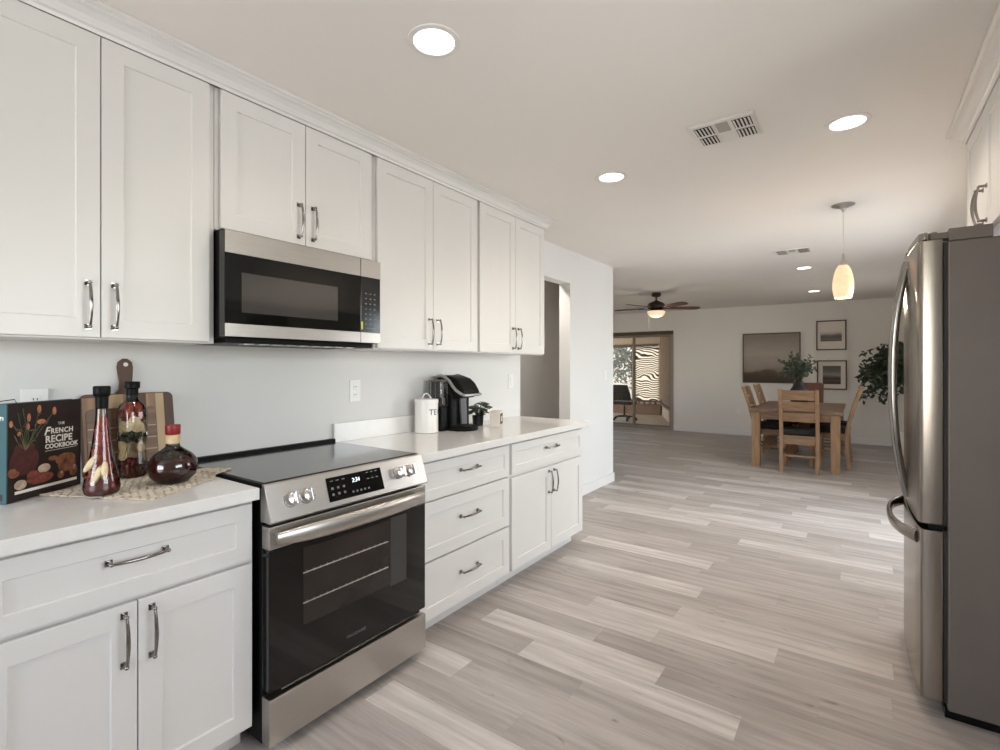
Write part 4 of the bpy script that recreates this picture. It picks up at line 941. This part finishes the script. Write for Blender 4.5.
# 2 shouldered bottle
bx, by = .134, .712; pr2 = [(.035, 0), (.040, .006), (.0405, .05), (.037, .10), (.042, .15), (.041, .19), (.0415, .235), (.034, .262), (.020, .278), (.018, .30)]
t = thing('infused_oil_bottle', 'shouldered glass bottle with lemon, herb and pepper layers before the cutting board', 'bottle', (bx, by, Z0+.0078))
def sqlathe(bm, prof, cx, cy, cz, p=3.2, seg=28):
    loops = []
    for r, z in prof:
        L = []
        for i in range(seg):
            a_ = 2*PI*i/seg+.6; c_, s_ = math.cos(a_), math.sin(a_); k = (abs(c_)**p+abs(s_)**p)**(-1/p); k = 1+(k-1)*min(1, max(0, (r-.02)/.02)); L.append((cx+r*k*math.cos(a_+.3), cy+r*k*math.sin(a_+.3), cz+z))
        loops.append(L)
    bridge(bm, loops)
bm = B(); sqlathe(bm, pr2, bx, by, Z0+.0078); obj('glass', bm, M_bottle, t, 60)
for nm, m_, z0, z1, n_, sz, lg, sd in (('pepper_layer', M_chilid, .010, .060, 60, .020, 1.5, 1), ('herb_layer', M_herb, .135, .165, 60, .016, 1.3, 3), ('chilies', M_chili, .215, .262, 60, .016, 1.8, 4)):
    bm = B(); fill(bm, pr2, bx, by, z0, z1, n_, sz, sd, lg); obj(nm, bm, m_, t, 60)
bm = B(); rr = random.Random(6)
for z0, z1, n_ in ((.075, .125, 16), (.175, .212, 16)):
    for q in range(n_):
        a_ = rr.random()*2*PI; z = rr.uniform(z0, z1); c = Vector((bx+.030*math.cos(a_), by+.030*math.sin(a_), Z0+z)); nv = Vector((math.cos(a_), math.sin(a_), rr.uniform(-.4, .4))).normalized()
        tube(bm, [c, c+nv*.004], .019, 16)
obj('lemon_slices', bm, M_garlic, t, 40)
bm = B(); lathe(bm, [(.0185, .272), (.0185, .318), (.0235, .322), (.0240, .342), (.022, .345), (.0, .345)], bx, by, Z0+.0078, 24); obj('stopper', bm, M_black, t, 40)
# 3 round flask
bx, by = .372, .752; pr3 = [(.030, 0), (.048, .006), (.068, .028), (.0765, .054), (.072, .080), (.056, .101), (.034, .116), (.0215, .126), (.0200, .142), (.0200, .160)]
t = thing('round_flask', 'squat round glass flask of dark red liquid with a red cap', 'bottle', (bx, by, Z0+.0078))
bm = B(); lathe(bm, pr3, bx, by, Z0+.0078, 36); obj('glass', bm, M_bottle, t, 60)
bm = B(); lathe(bm, [(.0, .003), (.029, .003), (.046, .009), (.066, .029), (.0740, .054), (.0695, .079), (.060, .092), (.0, .092)], bx, by, Z0+.0078, 36); obj('liquid', bm, pm('dark_red_liquid', (62, 16, 14), .12, var=.3, scale=30), t, 60)
bm = B(); rr = random.Random(9)
for q in range(90):
    a_ = rr.random()*2*PI; r = rr.random()*.046; ell(bm, (bx+r*math.cos(a_), by+r*math.sin(a_), Z0+.097+rr.uniform(0, .018)*(1-r/.05)), .004, .004, .010, 6, 5, Matrix.Rotation(rr.uniform(-1, 1), 4, 'X'))
obj('herb_layer', bm, M_herb, t, 60)
bm = B(); lathe(bm, [(.0205, .136), (.0225, .140), (.0225, .162), (.0205, .166)], bx, by, Z0+.0078, 24); obj('neck_band', bm, M_cork, t, 40)
bm = B(); lathe(bm, [(.0205, .1665), (.0225, .170), (.0235, .196), (.022, .200), (.0, .201)], bx, by, Z0+.0078, 24); obj('cap', bm, M_red, t, 40)

# ------------------------------------------------------------------ items on the right counter
cx, cy = .118, 2.262
t = thing('tea_canister', 'white enamel tea canister with a loop-handled lid beside the coffee maker', 'canister', (cx, cy, Z0))
bm = B(); lathe(bm, [(.068, 0), (.0735, .003), (.0735, .010), (.072, .012), (.072, .182)], cx, cy, Z0, 36); bd_ = obj('body', bm, M_white, t, 40)
bm = B(); lathe(bm, [(.0738, .1825), (.0738, .200), (.070, .206), (.03, .210), (.0, .2105)], cx, cy, Z0, 36); ld = obj('lid', bm, M_white, t, 40)
bm = B(); ca = math.radians(35); tube(bm, [(cx-.026*math.cos(ca)*s_, cy-.026*math.sin(ca)*s_, Z0+.208+h_) for s_, h_ in ((1.15, 0), (.8, .016), (.4, .028), (0, .032), (-.4, .028), (-.8, .016), (-1.15, 0))], .0035, 8); obj('lid_handle', bm, M_white, ld, 60)
for s_, a_ in (('T', -24), ('E', 1), ('A', 26)):
    an = math.radians(a_); X = Vector((-math.sin(an), math.cos(an), 0)); p = Vector((cx+.0724*math.cos(an), cy+.0724*math.sin(an), Z0+.112))
    text('letter', s_, .050, frame4(p-X*.013, X, (0, 0, 1)), M_inkblk, bd_, .0003, spacing=1.0)
M_colm = pm('grey_column_plastic', (96, 96, 96), .35, .3)
# coffee maker, faces +x
KX, KY = .055, 2.405
t = thing('coffee_maker', 'black single-serve coffee maker with silver-trimmed head and clear water tank', 'coffee maker', (KX+.13, KY+.085, Z0))
W2 = .172
bm = B(); prism(bm, [(KX, 0+Z0), (KX+.150, Z0), (KX+.150, Z0+.22), (KX+.120, Z0+.275), (KX+.085, Z0+.318), (KX+.02, Z0+.332), (KX, Z0+.31)], 'y', KY, KY+W2); obj('body', bm, M_black, t, 40, .010, 3)
bm = B(); lathe(bm, [(.095, 0), (.098, .004), (.098, .022), (.090, .028), (.0, .028)], KX+.165, KY+W2/2, Z0, 28); tr = obj('drip_tray', bm, M_black, t, 40)
bm = B()
for i in range(7): box(bm, KX+.145+i*.016, KX+.153+i*.016, KY+.035, KY+W2-.035, Z0+.0285, Z0+.0305)
obj('tray_grille', bm, M_dark, tr, 0)
head = [(.012, .300), (.06, .215), (.135, .200), (.185, .205), (.215, .215), (.238, .232), (.240, .250), (.205, .300), (.165, .330), (.110, .346), (.05, .350), (.015, .342)]
bm = B(); prism(bm, [(KX+u, Z0+v) for u, v in head], 'y', KY+.006, KY+W2-.006); obj('brew_head', bm, M_black, t, 40, .012, 3)
bm = B()
band = [(.0, .345), (.05, .3545), (.085, .345), (.120, .322), (.150, .288), (.178, .262), (.215, .243), (.245, .232)]
for yy in (KY+.002, KY+W2-.002):
    tube(bm, [(KX+u, yy, Z0+v-.006) for u, v in band], [.008, .009, .010, .010, .010, .010, .009, .008], 8, 1.1)
tube(bm, [(KX+.243, KY+.002, Z0+.228), (KX+.250, KY+.03, Z0+.226), (KX+.252, KY+W2/2, Z0+.226), (KX+.250, KY+W2-.03, Z0+.226), (KX+.243, KY+W2-.002, Z0+.228)], .009, 8)
tube(bm, [(KX, KY+.002, Z0+.341), (KX-.004, KY+W2/2, Z0+.343), (KX, KY+W2-.002, Z0+.341)], .008, 8)
obj('silver_trim', bm, M_silver, t, 60)
bm = B(); cyl(bm, (KX+.172, KY+W2/2, Z0+.040), (KX+.162, KY+W2/2, Z0+.205), .022, .026, 18); obj('brew_column', bm, M_colm, t, 40)
bm = B(); box(bm, KX+.010, KX+.118, KY-.068, KY-.002, Z0+.0, Z0+.155); obj('tank_base', bm, M_black, t, 0, .006)
bm = B(); box(bm, KX+.010, KX+.118, KY-.068, KY-.002, Z0+.156, Z0+.312); tk = obj('water_tank', bm, M_tank, t, 0, .006)
bm = B(); box(bm, KX+.008, KX+.120, KY-.070, KY-.001, Z0+.3125, Z0+.322); obj('tank_lid', bm, M_hinge, tk, 0, .003)
# little plant
qx, qy = .152, 2.735
t = thing('potted_plant', 'small leafy plant in a black pot on the counter behind the coffee maker', 'plant', (qx, qy, Z0))
bm = B(); lathe(bm, [(.030, 0), (.036, .004), (.040, .068), (.036, .070), (.034, .058), (.0, .058)], qx, qy, Z0, 24); obj('pot', bm, M_vase, t, 40)
bm = B(); rr = random.Random(31); st = B()
for k in range(30):
    a_ = rr.random()*2*PI; sp = .02+.062*rr.random(); p0 = Vector((qx, qy, Z0+.058)); p2 = p0+Vector((sp*math.cos(a_), sp*math.sin(a_), .03+.075*rr.random())); tube(st, [p0, p0.lerp(p2, .5)+Vector((0, 0, .01)), p2], .0015, 5)
    u = Vector((math.cos(a_), math.sin(a_), -.25)).normalized(); leaf(bm, p2-u*.015, u, u.cross(Vector((rr.uniform(-.4, .4), rr.uniform(-.4, .4), 1))).normalized(), .062, .052)
obj('stems', st, M_leaf, t); obj('foliage', bm, M_leaf3, t, 0)
# small box sign
gx, gy = .290, 2.760
t = thing('box_sign', 'small whitewashed wooden block sign with a dark framed front, by the plant', 'sign', (gx, gy, Z0))
ag = math.radians(24); ux, uy = math.cos(ag), math.sin(ag)
def gs(a, b, z): return (gx+a*ux-b*uy, gy+a*uy+b*ux, Z0+z)
def gbox(a0, a1, b0, b1, z0, z1):
    bm = B(); quads(bm, [gs(a0, b0, z0), gs(a1, b0, z0), gs(a1, b1, z0), gs(a0, b1, z0), gs(a0, b0, z1), gs(a1, b0, z1), gs(a1, b1, z1), gs(a0, b1, z1)], [(0, 3, 2, 1), (4, 5, 6, 7), (0, 1, 5, 4), (1, 2, 6, 5), (2, 3, 7, 6), (3, 0, 4, 7)]); return bm
obj('block', gbox(-.035, .035, -.05, .05, 0, .105), pm('whitewashed_wood', (216, 206, 194), .6, var=.08, scale=20), t, 0, .002)
obj('dark_panel', gbox(.0352, .0368, -.040, .040, .018, .090), pm('dark_print_panel', (74, 68, 64), .6, var=.3, scale=30), t, 0)
obj('print_motif', gbox(.037, .0376, -.018, .018, .036, .070), M_page, t, 0)
